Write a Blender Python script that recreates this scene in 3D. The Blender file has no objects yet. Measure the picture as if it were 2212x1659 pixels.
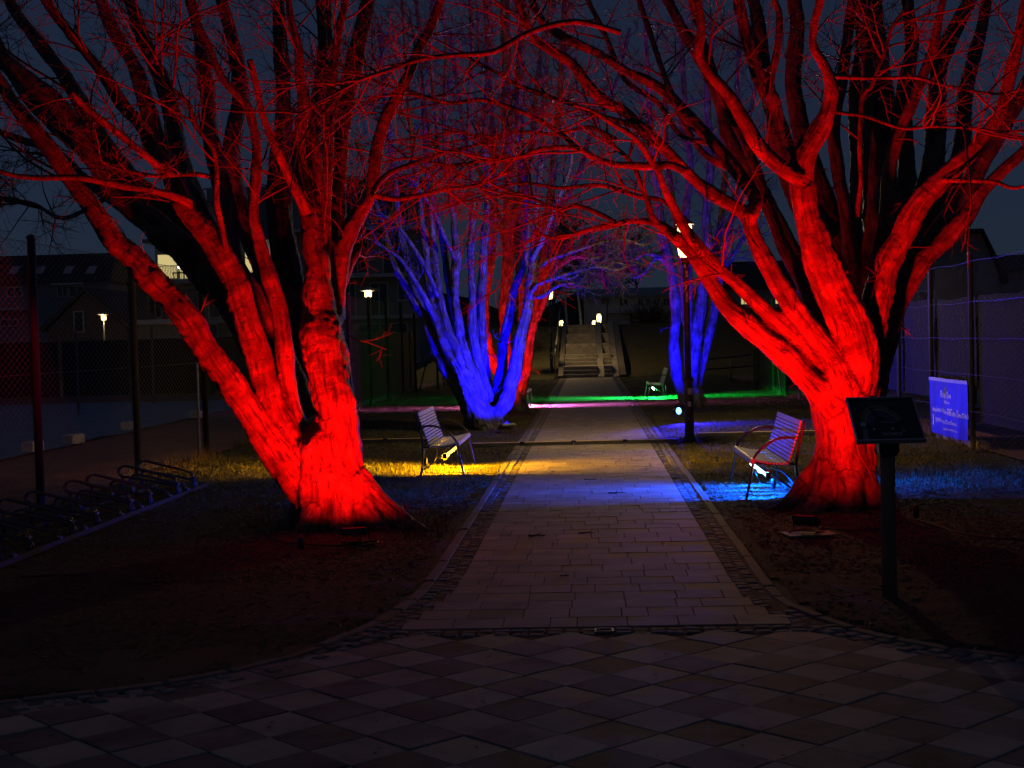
import bpy, math, random
import numpy as np
from mathutils import Vector, Matrix

random.seed(7)
rng = np.random.default_rng(11)
scene = bpy.context.scene
COL = scene.collection
R = math.radians

# ------------------------------------------------------------------ camera
FPX = 3067.0                     # focal length for a 2212 x 1659 frame (a 2x phone lens)
K = FPX / 1661.0                  # distances up the path below are written as multiples of this
cam_d = bpy.data.cameras.new('camera')
cam_d.sensor_width = 36.0
cam_d.lens = FPX / 2212.0 * 36.0
cam_d.clip_start = 0.05
cam_d.clip_end = 2000.0
cam = bpy.data.objects.new('camera', cam_d)
COL.objects.link(cam)
CAM_H = 1.7
ROT = Matrix.Rotation(R(3.13), 4, 'Z') @ Matrix.Rotation(R(90 - 1.83), 4, 'X') @ Matrix.Rotation(R(-1.5), 4, 'Z')
cam.matrix_world = Matrix.Translation((0, 0, CAM_H)) @ ROT
scene.camera = cam
ROT3 = np.array(ROT.to_3x3())

# ------------------------------------------------------------------ dusk sky, exposure
world = bpy.data.worlds.new('World')
scene.world = world
world.use_nodes = True
wn = world.node_tree
for n in list(wn.nodes):
    wn.nodes.remove(n)
w_out = wn.nodes.new('ShaderNodeOutputWorld')
w_bg = wn.nodes.new('ShaderNodeBackground')
w_sky = wn.nodes.new('ShaderNodeTexSky')
w_sky.sky_type = 'NISHITA'
w_sky.sun_disc = False
w_sky.sun_elevation = R(15)
w_sky.sun_rotation = R(270)
w_sky.dust_density = 0.3
w_sky.ozone_density = 4.0
w_bg.inputs['Strength'].default_value = 0.047
w_dim = wn.nodes.new('ShaderNodeMix'); w_dim.data_type = 'RGBA'; w_dim.blend_type = 'MULTIPLY'      # late dusk: only a trace of the sky's light is left
w_dim.inputs[0].default_value = 1.0; w_dim.inputs[7].default_value = (0.09, 0.125, 0.20, 1)
w_cl = wn.nodes.new('ShaderNodeMix'); w_cl.data_type = 'RGBA'                                         # thin even cloud
w_cl.inputs[0].default_value = 0.6; w_cl.inputs[7].default_value = (0.30, 0.42, 0.80, 1)
wn.links.new(w_sky.outputs[0], w_dim.inputs[6])
wn.links.new(w_dim.outputs[2], w_cl.inputs[6])
wn.links.new(w_cl.outputs[2], w_bg.inputs[0])
wn.links.new(w_bg.outputs[0], w_out.inputs[0])

scene.view_settings.view_transform = 'Standard'
scene.view_settings.look = 'None'
scene.view_settings.exposure = 0.0
scene.view_settings.gamma = 1.0
scene.view_settings.use_curve_mapping = False
scene.render.engine = 'CYCLES'
cy = scene.cycles
cy.use_denoising = True
try:
    cy.denoiser = 'OPENIMAGEDENOISE'
    cy.denoising_input_passes = 'RGB_ALBEDO_NORMAL'
except Exception:
    pass
cy.max_bounces = 4
cy.diffuse_bounces = 2
cy.glossy_bounces = 2
cy.transmission_bounces = 3
cy.transparent_max_bounces = 8
cy.sample_clamp_indirect = 3.0
cy.sample_clamp_direct = 0.0
cy.use_light_tree = True
cy.caustics_reflective = False
cy.caustics_refractive = False

# ------------------------------------------------------------------ helpers
def at(x, y, Y):
    """point of the place seen at (x, y) of the 2212 x 1659 frame, Y metres up the path"""
    d = ROT3 @ np.array([(x - 1106.0) / FPX, -(y - 829.5) / FPX, -1.0])
    t = Y / d[1]
    return np.array([d[0] * t, Y, CAM_H + d[2] * t])

def _h(ix, iy, iz, seed):
    n = (ix * 374761393 + iy * 668265263 + iz * 2147483647 + seed * 144665) & 0xffffffff
    n = ((n ^ (n >> 13)) * 1274126177) & 0xffffffff
    n = n ^ (n >> 16)
    return (n & 0xffff) / 65535.0

def vnoise(p, seed=0):
    """value noise in -1..1 for an (n,3) array"""
    p = np.asarray(p, float)
    f = np.floor(p)
    i = f.astype(np.int64)
    t = p - f
    t = t * t * (3 - 2 * t)
    o = 0
    for dx in (0, 1):
        wx = t[:, 0] if dx else 1 - t[:, 0]
        for dy in (0, 1):
            wy = t[:, 1] if dy else 1 - t[:, 1]
            for dz in (0, 1):
                wz = t[:, 2] if dz else 1 - t[:, 2]
                o = o + wx * wy * wz * _h(i[:, 0] + dx, i[:, 1] + dy, i[:, 2] + dz, seed)
    return o * 2 - 1

def fbm(p, seed=0, oct=3):
    o = 0; a = 1.0; s = 0
    p = np.asarray(p, float)
    for k in range(oct):
        o = o + a * vnoise(p * (2.03 ** k), seed + 17 * k); s += a; a *= 0.5
    return o / s

def mesh_np(name, V, F, smooth=True):
    """mesh from arrays; F is an (n,k) array or a list of such arrays"""
    if not isinstance(F, (list, tuple)):
        F = [F]
    F = [np.asarray(f, np.int32) for f in F if len(f)]
    me = bpy.data.meshes.new(name)
    V = np.asarray(V, np.float32)
    me.vertices.add(len(V)); me.vertices.foreach_set('co', V.ravel())
    nl = sum(f.size for f in F); npoly = sum(len(f) for f in F)
    me.loops.add(nl); me.polygons.add(npoly)
    me.loops.foreach_set('vertex_index', np.concatenate([f.ravel() for f in F]))
    starts = []; s = 0
    for f in F:
        k = f.shape[1]
        starts.append(s + np.arange(len(f)) * k); s += f.size
    me.polygons.foreach_set('loop_start', np.concatenate(starts).astype(np.int32))
    me.polygons.foreach_set('use_smooth', np.full(npoly, bool(smooth)))
    me.update(calc_edges=True)
    return me

def link(name, me, mat=None, parent=None):
    o = bpy.data.objects.new(name, me)
    if mat is not None and me is not None and not me.materials:
        me.materials.append(mat)
    COL.objects.link(o)
    if parent is not None:
        o.parent = parent
    return o

def tag(o, label=None, cat=None, group=None, kind=None):
    if label: o['label'] = label
    if cat: o['category'] = cat
    if group: o['group'] = group
    if kind: o['kind'] = kind
    return o

def thing(name, label, cat, loc=(0, 0, 0), rz=0.0, group=None):
    o = bpy.data.objects.new(name, None)
    o.empty_display_size = 0.2
    COL.objects.link(o)
    o.location = loc; o.rotation_euler = (0, 0, rz)
    return tag(o, label, cat, group)

class MB:
    """collects boxes, tubes and polygons into one mesh"""
    def __init__(s):
        s.V = []; s.F = {}; s.n = 0
    def add(s, V, F):
        V = np.asarray(V, float)
        s.V.append(V)
        for f in F:
            s.F.setdefault(len(f), []).append([i + s.n for i in f])
        s.n += len(V)
        return s
    def box(s, c, d, rz=0.0, M=None, bev=0.0):
        x, y, z = d[0] / 2, d[1] / 2, d[2] / 2
        if bev > 0:
            b = min(bev, x * .9, y * .9, z * .9)
            V = [(-x, -y, -z), (x, -y, -z), (x, y, -z), (-x, y, -z),
                 (-x, -y, z - b), (x, -y, z - b), (x, y, z - b), (-x, y, z - b),
                 (-x + b, -y + b, z), (x - b, -y + b, z), (x - b, y - b, z), (-x + b, y - b, z)]
            F = [(3, 2, 1, 0), (8, 9, 10, 11)]
            for k in range(4):
                a, b2 = k, (k + 1) % 4
                F += [(a, b2, b2 + 4, a + 4), (a + 4, b2 + 4, b2 + 8, a + 8)]
        else:
            V = [(-x, -y, -z), (x, -y, -z), (x, y, -z), (-x, y, -z), (-x, -y, z), (x, -y, z), (x, y, z), (-x, y, z)]
            F = [(3, 2, 1, 0), (4, 5, 6, 7), (0, 1, 5, 4), (1, 2, 6, 5), (2, 3, 7, 6), (3, 0, 4, 7)]
        V = np.array(V, float)
        if M is not None:
            V = V @ np.array(M).T
        if rz:
            c_, s_ = math.cos(rz), math.sin(rz)
            V = V @ np.array([[c_, s_, 0], [-s_, c_, 0], [0, 0, 1]])
        return s.add(V + np.array(c, float), F)
    def poly(s, pts):
        return s.add(pts, [tuple(range(len(pts)))])
    def tube(s, P, r, sides=8, cap=True, flat=1.0):
        P = np.asarray(P, float)
        r = np.full(len(P), r, float) if np.isscalar(r) else np.asarray(r, float)
        V, F = tube_arrays(P[None], r[None], sides, flat)
        F = [tuple(f) for f in F]
        n = len(P)
        if cap:
            F.append(tuple(range(sides - 1, -1, -1)))
            F.append(tuple((n - 1) * sides + k for k in range(sides)))
        return s.add(V, F)
    def lathe(s, prof, c=(0, 0, 0), sides=16):
        V = []; F = []
        for (r, z) in prof:
            for k in range(sides):
                a = 2 * math.pi * k / sides
                V.append((c[0] + r * math.cos(a), c[1] + r * math.sin(a), c[2] + z))
        for i in range(len(prof) - 1):
            for k in range(sides):
                k2 = (k + 1) % sides
                F.append((i * sides + k, i * sides + k2, (i + 1) * sides + k2, (i + 1) * sides + k))
        F.append(tuple(range(sides - 1, -1, -1)))
        F.append(tuple((len(prof) - 1) * sides + k for k in range(sides)))
        return s.add(V, F)
    def prism(s, poly2, a0, a1, axis='y'):
        """extrude a polygon of (u, z) pairs along an axis from a0 to a1"""
        n = len(poly2)
        def P(u, z, a):
            return (u, a, z) if axis == 'y' else (a, u, z)
        V = [P(u, z, a0) for u, z in poly2] + [P(u, z, a1) for u, z in poly2]
        F = [tuple(range(n)), tuple(range(2 * n - 1, n - 1, -1))]
        for k in range(n):
            k2 = (k + 1) % n
            F.append((k2, k, k + n, k2 + n))
        return s.add(V, F)
    def mesh(s, name, smooth=False):
        return mesh_np(name, np.concatenate(s.V), [np.array(v) for v in s.F.values()], smooth)
    def build(s, name, mat, parent=None, smooth=False):
        return link(name, s.mesh(name, smooth), mat, parent)

def tube_arrays(P, Rr, sides=3, flat=1.0):
    """tubes along polylines: P (N,M,3), Rr (N,M) -> verts, quad faces"""
    N, M, _ = P.shape
    T = np.empty_like(P)
    T[:, 1:-1] = P[:, 2:] - P[:, :-2]
    T[:, 0] = P[:, 1] - P[:, 0]
    T[:, -1] = P[:, -1] - P[:, -2]
    T /= np.linalg.norm(T, axis=2, keepdims=True) + 1e-9
    D = P[:, -1] - P[:, 0]
    D /= np.linalg.norm(D, axis=1, keepdims=True) + 1e-9
    ref = np.where((np.abs(D[:, 2:3]) < 0.8), np.array([[0, 0, 1.0]]), np.array([[0.0, 1.0, 0]]))
    E1 = np.empty_like(P)
    e = ref - (ref * T[:, 0]).sum(1, keepdims=True) * T[:, 0]
    e /= np.linalg.norm(e, axis=1, keepdims=True) + 1e-9
    for m in range(M):
        e = e - (e * T[:, m]).sum(1, keepdims=True) * T[:, m]
        e /= np.linalg.norm(e, axis=1, keepdims=True) + 1e-9
        E1[:, m] = e
    E2 = np.cross(T, E1)
    a = np.arange(sides) * 2 * np.pi / sides
    V = (P[:, :, None] + Rr[:, :, None, None] * (np.cos(a)[None, None, :, None] * E1[:, :, None] * flat
                                                 + np.sin(a)[None, None, :, None] * E2[:, :, None]))
    V = V.reshape(-1, 3)
    base = (np.arange(N)[:, None, None] * M + np.arange(M - 1)[None, :, None]) * sides
    k = np.arange(sides)[None, None, :]
    k2 = (np.arange(sides) + 1)[None, None, :] % sides
    F = np.stack([base + k, base + k2, base + sides + k2, base + sides + k], -1).reshape(-1, 4)
    return V, F

def curve_pts(P, n):
    """Catmull-Rom resample of an (m,k) array to n points"""
    P = np.asarray(P, float)
    m = len(P)
    seg = np.linalg.norm(np.diff(P[:, :3], axis=0), axis=1)
    s = np.concatenate([[0], np.cumsum(seg)])
    u = np.linspace(0, s[-1], n)
    i = np.clip(np.searchsorted(s, u, side='right') - 1, 0, m - 2)
    t = ((u - s[i]) / np.maximum(seg[i], 1e-9))[:, None]
    p1, p2 = P[i], P[i + 1]
    p0 = np.where((i > 0)[:, None], P[np.maximum(i - 1, 0)], 2 * p1 - p2)
    p3 = np.where((i < m - 2)[:, None], P[np.minimum(i + 2, m - 1)], 2 * p2 - p1)
    return 0.5 * (2 * p1 + (p2 - p0) * t + (2 * p0 - 5 * p1 + 4 * p2 - p3) * t * t + (3 * p1 - p0 - 3 * p2 + p3) * t ** 3)

# ------------------------------------------------------------------ materials
def new_mat(name):
    m = bpy.data.materials.new(name)
    m.use_nodes = True
    nt = m.node_tree
    b = nt.nodes['Principled BSDF']
    return m, nt, b

def node(nt, kind, **kw):
    n = nt.nodes.new(kind)
    for k, v in kw.items():
        if k in n.inputs.keys():
            n.inputs[k].default_value = v
        else:
            setattr(n, k, v)
    return n

def ramp(nt, fac, stops):
    r = nt.nodes.new('ShaderNodeValToRGB')
    el = r.color_ramp.elements
    while len(el) > 1:
        el.remove(el[0])
    el[0].position = stops[0][0]; el[0].color = (*stops[0][1], 1)
    for p, c in stops[1:]:
        e = el.new(p); e.color = (*c, 1)
    nt.links.new(fac, r.inputs[0])
    return r.outputs[0]

def noisy(name, cols, scale=8.0, rough=0.7, bump=0.3, bscale=None, detail=6.0, coord='Object', stretch=(1, 1, 1),
          dist=0.01, per_object=0.0, spec=0.3, metallic=0.0, fine=None):
    """procedural surface: colour ramp over noise, bump from finer noise, optional colour change per object"""
    m, nt, b = new_mat(name)
    L = nt.links.new
    tc = nt.nodes.new('ShaderNodeTexCoord')
    mp = nt.nodes.new('ShaderNodeMapping'); mp.inputs['Scale'].default_value = stretch
    if coord == 'World':
        g = nt.nodes.new('ShaderNodeNewGeometry'); L(g.outputs['Position'], mp.inputs[0])
    else:
        L(tc.outputs[coord], mp.inputs[0])
    n1 = node(nt, 'ShaderNodeTexNoise', Scale=scale, Detail=detail, Roughness=0.6)
    L(mp.outputs[0], n1.inputs['Vector'])
    k = len(cols)
    col = ramp(nt, n1.outputs['Fac'], [(0.3 + 0.4 * i / max(1, k - 1), c) for i, c in enumerate(cols)])
    if per_object:
        oi = nt.nodes.new('ShaderNodeObjectInfo')
        mr = node(nt, 'ShaderNodeMapRange'); mr.inputs[3].default_value = 1 - per_object; mr.inputs[4].default_value = 1 + per_object
        L(oi.outputs['Random'], mr.inputs[0])
        mx = nt.nodes.new('ShaderNodeMix'); mx.data_type = 'RGBA'; mx.blend_type = 'MULTIPLY'; mx.inputs[0].default_value = 1
        L(col, mx.inputs[6]); L(mr.outputs[0], mx.inputs[7]); col = mx.outputs[2]
    L(col, b.inputs['Base Color'])
    b.inputs['Roughness'].default_value = rough
    b.inputs['Specular IOR Level'].default_value = spec
    b.inputs['Metallic'].default_value = metallic
    if bump:
        n2 = node(nt, 'ShaderNodeTexNoise', Scale=bscale or scale * 6, Detail=8.0, Roughness=0.65)
        L(mp.outputs[0], n2.inputs['Vector'])
        bp = node(nt, 'ShaderNodeBump', Strength=bump, Distance=dist)
        L(n2.outputs['Fac'], bp.inputs['Height'])
        L(bp.outputs[0], b.inputs['Normal'])
        mr2 = node(nt, 'ShaderNodeMapRange'); mr2.inputs[3].default_value = max(0.05, rough - 0.15); mr2.inputs[4].default_value = min(1, rough + 0.12)
        L(n2.outputs['Fac'], mr2.inputs[0]); L(mr2.outputs[0], b.inputs['Roughness'])
    return m

def emit(name, col, strength, clear=False):
    m = bpy.data.materials.new(name)
    m.use_nodes = True
    nt = m.node_tree
    for n in list(nt.nodes):
        nt.nodes.remove(n)
    o = nt.nodes.new('ShaderNodeOutputMaterial')
    e = nt.nodes.new('ShaderNodeEmission')
    e.inputs[0].default_value = (*col, 1); e.inputs[1].default_value = strength
    if clear:                                   # lit glass that lets the lamp inside shine through
        tr = nt.nodes.new('ShaderNodeBsdfTransparent'); ad = nt.nodes.new('ShaderNodeAddShader')
        nt.links.new(tr.outputs[0], ad.inputs[0]); nt.links.new(e.outputs[0], ad.inputs[1]); nt.links.new(ad.outputs[0], o.inputs[0])
    else:
        nt.links.new(e.outputs[0], o.inputs[0])
    return m

def bark_mat(name, c0, c1, c2, bump=1.0):
    m, nt, b = new_mat(name)
    L = nt.links.new
    at_ = nt.nodes.new('ShaderNodeAttribute'); at_.attribute_name = 'bark_co'
    geo = nt.nodes.new('ShaderNodeNewGeometry')
    def mapped(src, sc):
        mp = nt.nodes.new('ShaderNodeMapping'); mp.inputs['Scale'].default_value = sc
        L(src, mp.inputs[0]); return mp.outputs[0]
    lon = node(nt, 'ShaderNodeTexNoise', Scale=1.0, Detail=6.0, Roughness=0.62)       # fissures along the limb
    L(mapped(at_.outputs['Vector'], (26, 26, 3.2)), lon.inputs['Vector'])
    rin = node(nt, 'ShaderNodeTexNoise', Scale=1.0, Detail=4.0, Roughness=0.7)        # rings and wrinkles round it
    L(mapped(at_.outputs['Vector'], (4, 4, 34)), rin.inputs['Vector'])
    pat = node(nt, 'ShaderNodeTexNoise', Scale=5.0, Detail=5.0, Roughness=0.6)        # lichen patches
    L(geo.outputs['Position'], pat.inputs['Vector'])
    fin = node(nt, 'ShaderNodeTexNoise', Scale=70.0, Detail=6.0, Roughness=0.7)
    L(geo.outputs['Position'], fin.inputs['Vector'])
    vor = node(nt, 'ShaderNodeTexVoronoi', Scale=9.0); vor.feature = 'F1'              # warts and knots
    L(geo.outputs['Position'], vor.inputs['Vector'])
    col = ramp(nt, pat.outputs['Fac'], [(0.32, c0), (0.52, c1), (0.68, c2)])
    mx = nt.nodes.new('ShaderNodeMix'); mx.data_type = 'RGBA'; mx.blend_type = 'MULTIPLY'; mx.inputs[0].default_value = 0.9
    dk = ramp(nt, lon.outputs['Fac'], [(0.36, (0.06, 0.055, 0.05)), (0.46, (0.7, 0.7, 0.7)), (0.62, (1, 1, 1))])
    L(col, mx.inputs[6]); L(dk, mx.inputs[7])
    mx2 = nt.nodes.new('ShaderNodeMix'); mx2.data_type = 'RGBA'; mx2.blend_type = 'MULTIPLY'; mx2.inputs[0].default_value = 0.35
    dk2 = ramp(nt, rin.outputs['Fac'], [(0.30, (0.2, 0.2, 0.2)), (0.40, (1, 1, 1)), (1.0, (1, 1, 1))])
    L(mx.outputs[2], mx2.inputs[6]); L(dk2, mx2.inputs[7])
    L(mx2.outputs[2], b.inputs['Base Color'])
    b.inputs['Roughness'].default_value = 0.62
    b.inputs['Specular IOR Level'].default_value = 0.35
    def bmp(h, s, d, prev=None):
        bp = node(nt, 'ShaderNodeBump', Strength=s, Distance=d)
        L(h, bp.inputs['Height'])
        if prev is not None: L(prev, bp.inputs['Normal'])
        return bp.outputs[0]
    n_ = bmp(lon.outputs['Fac'], 0.9 * bump, 0.035)
    n_ = bmp(rin.outputs['Fac'], 0.4 * bump, 0.015, n_)
    wr = ramp(nt, vor.outputs['Distance'], [(0.0, (1, 1, 1)), (0.16, (0, 0, 0))])
    n_ = bmp(wr, 0.5 * bump, 0.02, n_)
    n_ = bmp(fin.outputs['Fac'], 0.6 * bump, 0.012, n_)
    L(n_, b.inputs['Normal'])
    return m

M = {}
M['bark'] = bark_mat('bark_grey', (0.05, 0.043, 0.036), (0.13, 0.118, 0.10), (0.25, 0.23, 0.20), 1.9)
M['bark_far'] = bark_mat('bark_smooth', (0.075, 0.065, 0.055), (0.16, 0.145, 0.12), (0.27, 0.25, 0.22), 1.4)
M['twig'] = noisy('twig_bark', [(0.04, 0.03, 0.025), (0.095, 0.075, 0.062)], 30, 0.6, 0, coord='World', spec=0.35)
M['birch'] = noisy('birch_bark', [(0.1, 0.1, 0.09), (0.55, 0.53, 0.5)], 6, 0.7, 0.3, coord='World', stretch=(1, 1, 6))
M['slab'] = noisy('slab_stone', [(0.19, 0.16, 0.135), (0.27, 0.23, 0.197), (0.31, 0.265, 0.23), (0.38, 0.335, 0.295)], 2.4, 0.8, 0.5, bscale=150, coord='World', dist=0.003, per_object=0.2, spec=0.25)
M['tile_light'] = noisy('tile_pale', [(0.22, 0.185, 0.165), (0.34, 0.29, 0.26), (0.41, 0.345, 0.285), (0.47, 0.40, 0.335)], 2.3, 0.82, 0.4, bscale=140, coord='World', dist=0.003, per_object=0.12, spec=0.22)
M['tile_dark'] = noisy('tile_dark', [(0.08, 0.064, 0.058), (0.17, 0.14, 0.125), (0.21, 0.175, 0.16), (0.30, 0.26, 0.235)], 2.6, 0.82, 0.4, bscale=140, coord='World', dist=0.003, per_object=0.22, spec=0.22)
M['cobble'] = noisy('cobble_stone', [(0.10, 0.09, 0.085), (0.19, 0.175, 0.165), (0.28, 0.26, 0.24)], 14, 0.85, 0.5, coord='World', dist=0.004, per_object=0.3, spec=0.2)
M['kerb'] = noisy('kerb_concrete', [(0.12, 0.105, 0.09), (0.19, 0.17, 0.15)], 7, 0.85, 0.5, bscale=120, coord='World', dist=0.004, per_object=0.15)
M['joint'] = noisy('joint_sand', [(0.05, 0.043, 0.037), (0.085, 0.075, 0.065)], 30, 0.95, 0.6, coord='World')
M['leaf'] = noisy('dry_leaf', [(0.10, 0.06, 0.03), (0.2, 0.13, 0.07)], 9, 0.8, 0, coord='World')
M['grass'] = noisy('winter_grass', [(0.07, 0.08, 0.025), (0.14, 0.13, 0.05), (0.24, 0.2, 0.09)], 2.2, 0.75, 0, coord='World', spec=0.2)
M['clay'] = noisy('clay_court', [(0.16, 0.07, 0.05), (0.25, 0.11, 0.075)], 1.2, 0.9, 0.3, bscale=40, coord='World')
M['tarp'] = noisy('court_tarpaulin', [(0.10, 0.15, 0.22), (0.17, 0.24, 0.33)], 1.5, 0.5, 0.5, bscale=5, coord='World', dist=0.05)
M['white_block'] = noisy('pale_block', [(0.4, 0.38, 0.35), (0.6, 0.57, 0.53)], 8, 0.8, 0.3)
M['black_metal'] = noisy('black_metal', [(0.012, 0.012, 0.013), (0.03, 0.03, 0.03)], 12, 0.4, 0.1, spec=0.5)
M['dark_post'] = noisy('dark_painted_post', [(0.03, 0.03, 0.033), (0.07, 0.07, 0.072)], 9, 0.45, 0.15, stretch=(1, 1, .2), spec=0.5)
M['grey_post'] = noisy('galvanised_post', [(0.16, 0.16, 0.16), (0.30, 0.30, 0.29)], 14, 0.45, 0.1, stretch=(1, 1, .2), spec=0.5, metallic=0.4)
M['green_post'] = noisy('green_post', [(0.03, 0.10, 0.07), (0.06, 0.16, 0.11)], 10, 0.5, 0.1, spec=0.4)
M['wire'] = noisy('fence_wire', [(0.07, 0.07, 0.07), (0.14, 0.14, 0.14)], 20, 0.45, 0, spec=0.5, metallic=0.5)
M['wire_light'] = noisy('zinc_wire', [(0.16, 0.16, 0.17), (0.26, 0.26, 0.26)], 20, 0.5, 0, spec=0.5)
M['screen'] = noisy('windscreen_cloth', [(0.008, 0.009, 0.011), (0.018, 0.02, 0.024)], 18, 0.95, 0.7, bscale=130, coord='World', dist=0.01)
M['banner'] = noisy('banner_vinyl', [(0.015, 0.018, 0.42), (0.03, 0.033, 0.55)], 3, 0.5, 0.25, bscale=6, dist=0.02)
M['banner_print'] = noisy('banner_print', [(0.65, 0.66, 0.75), (0.8, 0.8, 0.85)], 6, 0.5, 0)
M['steel'] = noisy('rack_steel', [(0.07, 0.07, 0.075), (0.14, 0.14, 0.15)], 12, 0.4, 0.1, metallic=0.3, spec=0.5)
M['slat'] = noisy('bench_slat', [(0.76, 0.73, 0.71), (0.86, 0.84, 0.82)], 6, 0.5, 0.2, bscale=40, per_object=0.08, spec=0.4)
M['bench_frame'] = noisy('bench_frame', [(0.05, 0.05, 0.055), (0.10, 0.10, 0.11)], 10, 0.35, 0.08, spec=0.55, metallic=0.3)
M['wood_post'] = noisy('wooden_post', [(0.16, 0.11, 0.075), (0.27, 0.2, 0.14)], 5, 0.8, 0.5, bscale=22, stretch=(6, 6, .5), dist=0.01)
M['plywood'] = noisy('plywood', [(0.3, 0.21, 0.12), (0.42, 0.31, 0.19)], 4, 0.7, 0.3, stretch=(1, 7, 1))
M['sign_frame'] = noisy('sign_frame', [(0.35, 0.34, 0.36), (0.45, 0.44, 0.46)], 9, 0.4, 0.1, metallic=0.3)
M['sign_face'] = noisy('sign_face', [(0.010, 0.011, 0.022), (0.016, 0.017, 0.03)], 5, 0.3, 0, spec=0.4)
M['print_white'] = noisy('print_white', [(0.4, 0.4, 0.41), (0.5, 0.5, 0.5)], 9, 0.5, 0)
M['print_dim'] = noisy('print_dim', [(0.16, 0.16, 0.17), (0.22, 0.22, 0.23)], 9, 0.5, 0)
M['print_gold'] = noisy('print_gold', [(0.35, 0.25, 0.13), (0.42, 0.31, 0.17)], 9, 0.5, 0)
M['print_blue'] = noisy('print_blue', [(0.13, 0.14, 0.26), (0.17, 0.18, 0.3)], 9, 0.5, 0)
M['print_green'] = noisy('print_green', [(0.03, 0.07, 0.045), (0.06, 0.11, 0.07)], 30, 0.5, 0)
M['rubber'] = noisy('black_rubber', [(0.012, 0.012, 0.012), (0.028, 0.027, 0.026)], 10, 0.7, 0.2)
M['yellow_lid'] = noisy('yellow_lid', [(0.55, 0.38, 0.10), (0.65, 0.48, 0.18)], 6, 0.55, 0.2)
M['cable'] = noisy('cable_rubber', [(0.01, 0.01, 0.01), (0.022, 0.022, 0.022)], 10, 0.55, 0)
M['sticker'] = noisy('sticker_paper', [(0.45, 0.42, 0.4), (0.85, 0.82, 0.78)], 30, 0.6, 0, coord='World')
M['stair'] = noisy('stair_stone', [(0.18, 0.16, 0.135), (0.27, 0.25, 0.215), (0.34, 0.31, 0.27)], 4, 0.8, 0.5, bscale=60, coord='World', dist=0.01, per_object=0.15)
M['wall_house'] = noisy('render_house', [(0.6, 0.58, 0.55), (0.72, 0.7, 0.66)], 1.2, 0.85, 0.2, bscale=60)
M['wall_pale'] = noisy('render_pale', [(0.40, 0.41, 0.42), (0.5, 0.51, 0.52)], 1.2, 0.85, 0.2, bscale=60)
M['wall_grey'] = noisy('render_grey', [(0.22, 0.225, 0.23), (0.29, 0.295, 0.3)], 1.2, 0.85, 0.2, bscale=60)
M['brick'] = noisy('gable_brick', [(0.13, 0.09, 0.07), (0.2, 0.15, 0.12)], 3, 0.85, 0.3, bscale=30, stretch=(1, 1, 4))
M['roof'] = noisy('dark_roof', [(0.025, 0.025, 0.03), (0.05, 0.05, 0.058)], 4, 0.8, 0.4, bscale=18, stretch=(1, 1, 5))
M['roof_pale'] = noisy('pale_roof', [(0.24, 0.24, 0.24), (0.32, 0.32, 0.32)], 3, 0.8, 0.3, bscale=16)
M['frame_white'] = noisy('window_frame', [(0.45, 0.46, 0.47), (0.6, 0.6, 0.61)], 3, 0.5, 0)
M['glass_dark'] = noisy('window_glass', [(0.015, 0.018, 0.024), (0.03, 0.035, 0.045)], 2, 0.08, 0, spec=0.6)
M['glass_lit'] = emit('window_lit', (1.0, 0.80, 0.33), 0.62)
M['lamp_glow'] = emit('lantern_glass', (1.0, 0.74, 0.30), 1.9, True)
M['bulb'] = emit('room_bulb', (1.0, 0.95, 0.7), 4.0)
M['hill'] = noisy('far_woods', [(0.02, 0.022, 0.02), (0.04, 0.045, 0.04)], 0.3, 1.0, 0, coord='World')
M['hedge'] = noisy('shrub', [(0.025, 0.03, 0.015), (0.06, 0.06, 0.03)], 3, 0.9, 0, coord='World')
M['tank'] = noisy('grey_band', [(0.2, 0.2, 0.21), (0.26, 0.26, 0.27)], 3, 0.7, 0)
# ================================================================== the setting
# outer line of the kerb, (x, y) along the path: it flares out where the path meets the plaza
KL = np.array([(-6.2, 3.22), (-4.6, 3.36), (-3.6, 3.5), (-2.81, 3.67), (-2.25, 3.83), (-1.78, 4.07), (-1.46, 4.46), (-1.31, 4.78), (-1.22, 5.15), (-1.2, 5.6), *[(-1.2, y) for y in np.arange(6.1, 31.8, .5)]]) * np.array([1, K])
KR = np.array([(6.2, 3.45), (4.6, 3.58), (3.6, 3.7), (3.0, 3.8), (2.45, 3.93), (1.95, 4.1), (1.56, 4.36), (1.33, 4.66), (1.22, 4.95), (1.2, 5.4), *[(1.2, y) for y in np.arange(5.9, 31.8, .5)]]) * np.array([1, K])
def kerb_x(line, y):
    return np.interp(y, line[:, 1], line[:, 0])

TREES = {'left_red': (-2.36, 6.9 * K), 'right_red': (2.46, 7.26 * K), 'left_blue': (-1.95, 14.2 * K), 'right_blue': (2.42, 17.4 * K), 'left_back': (-1.72, 17.5 * K)}

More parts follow.
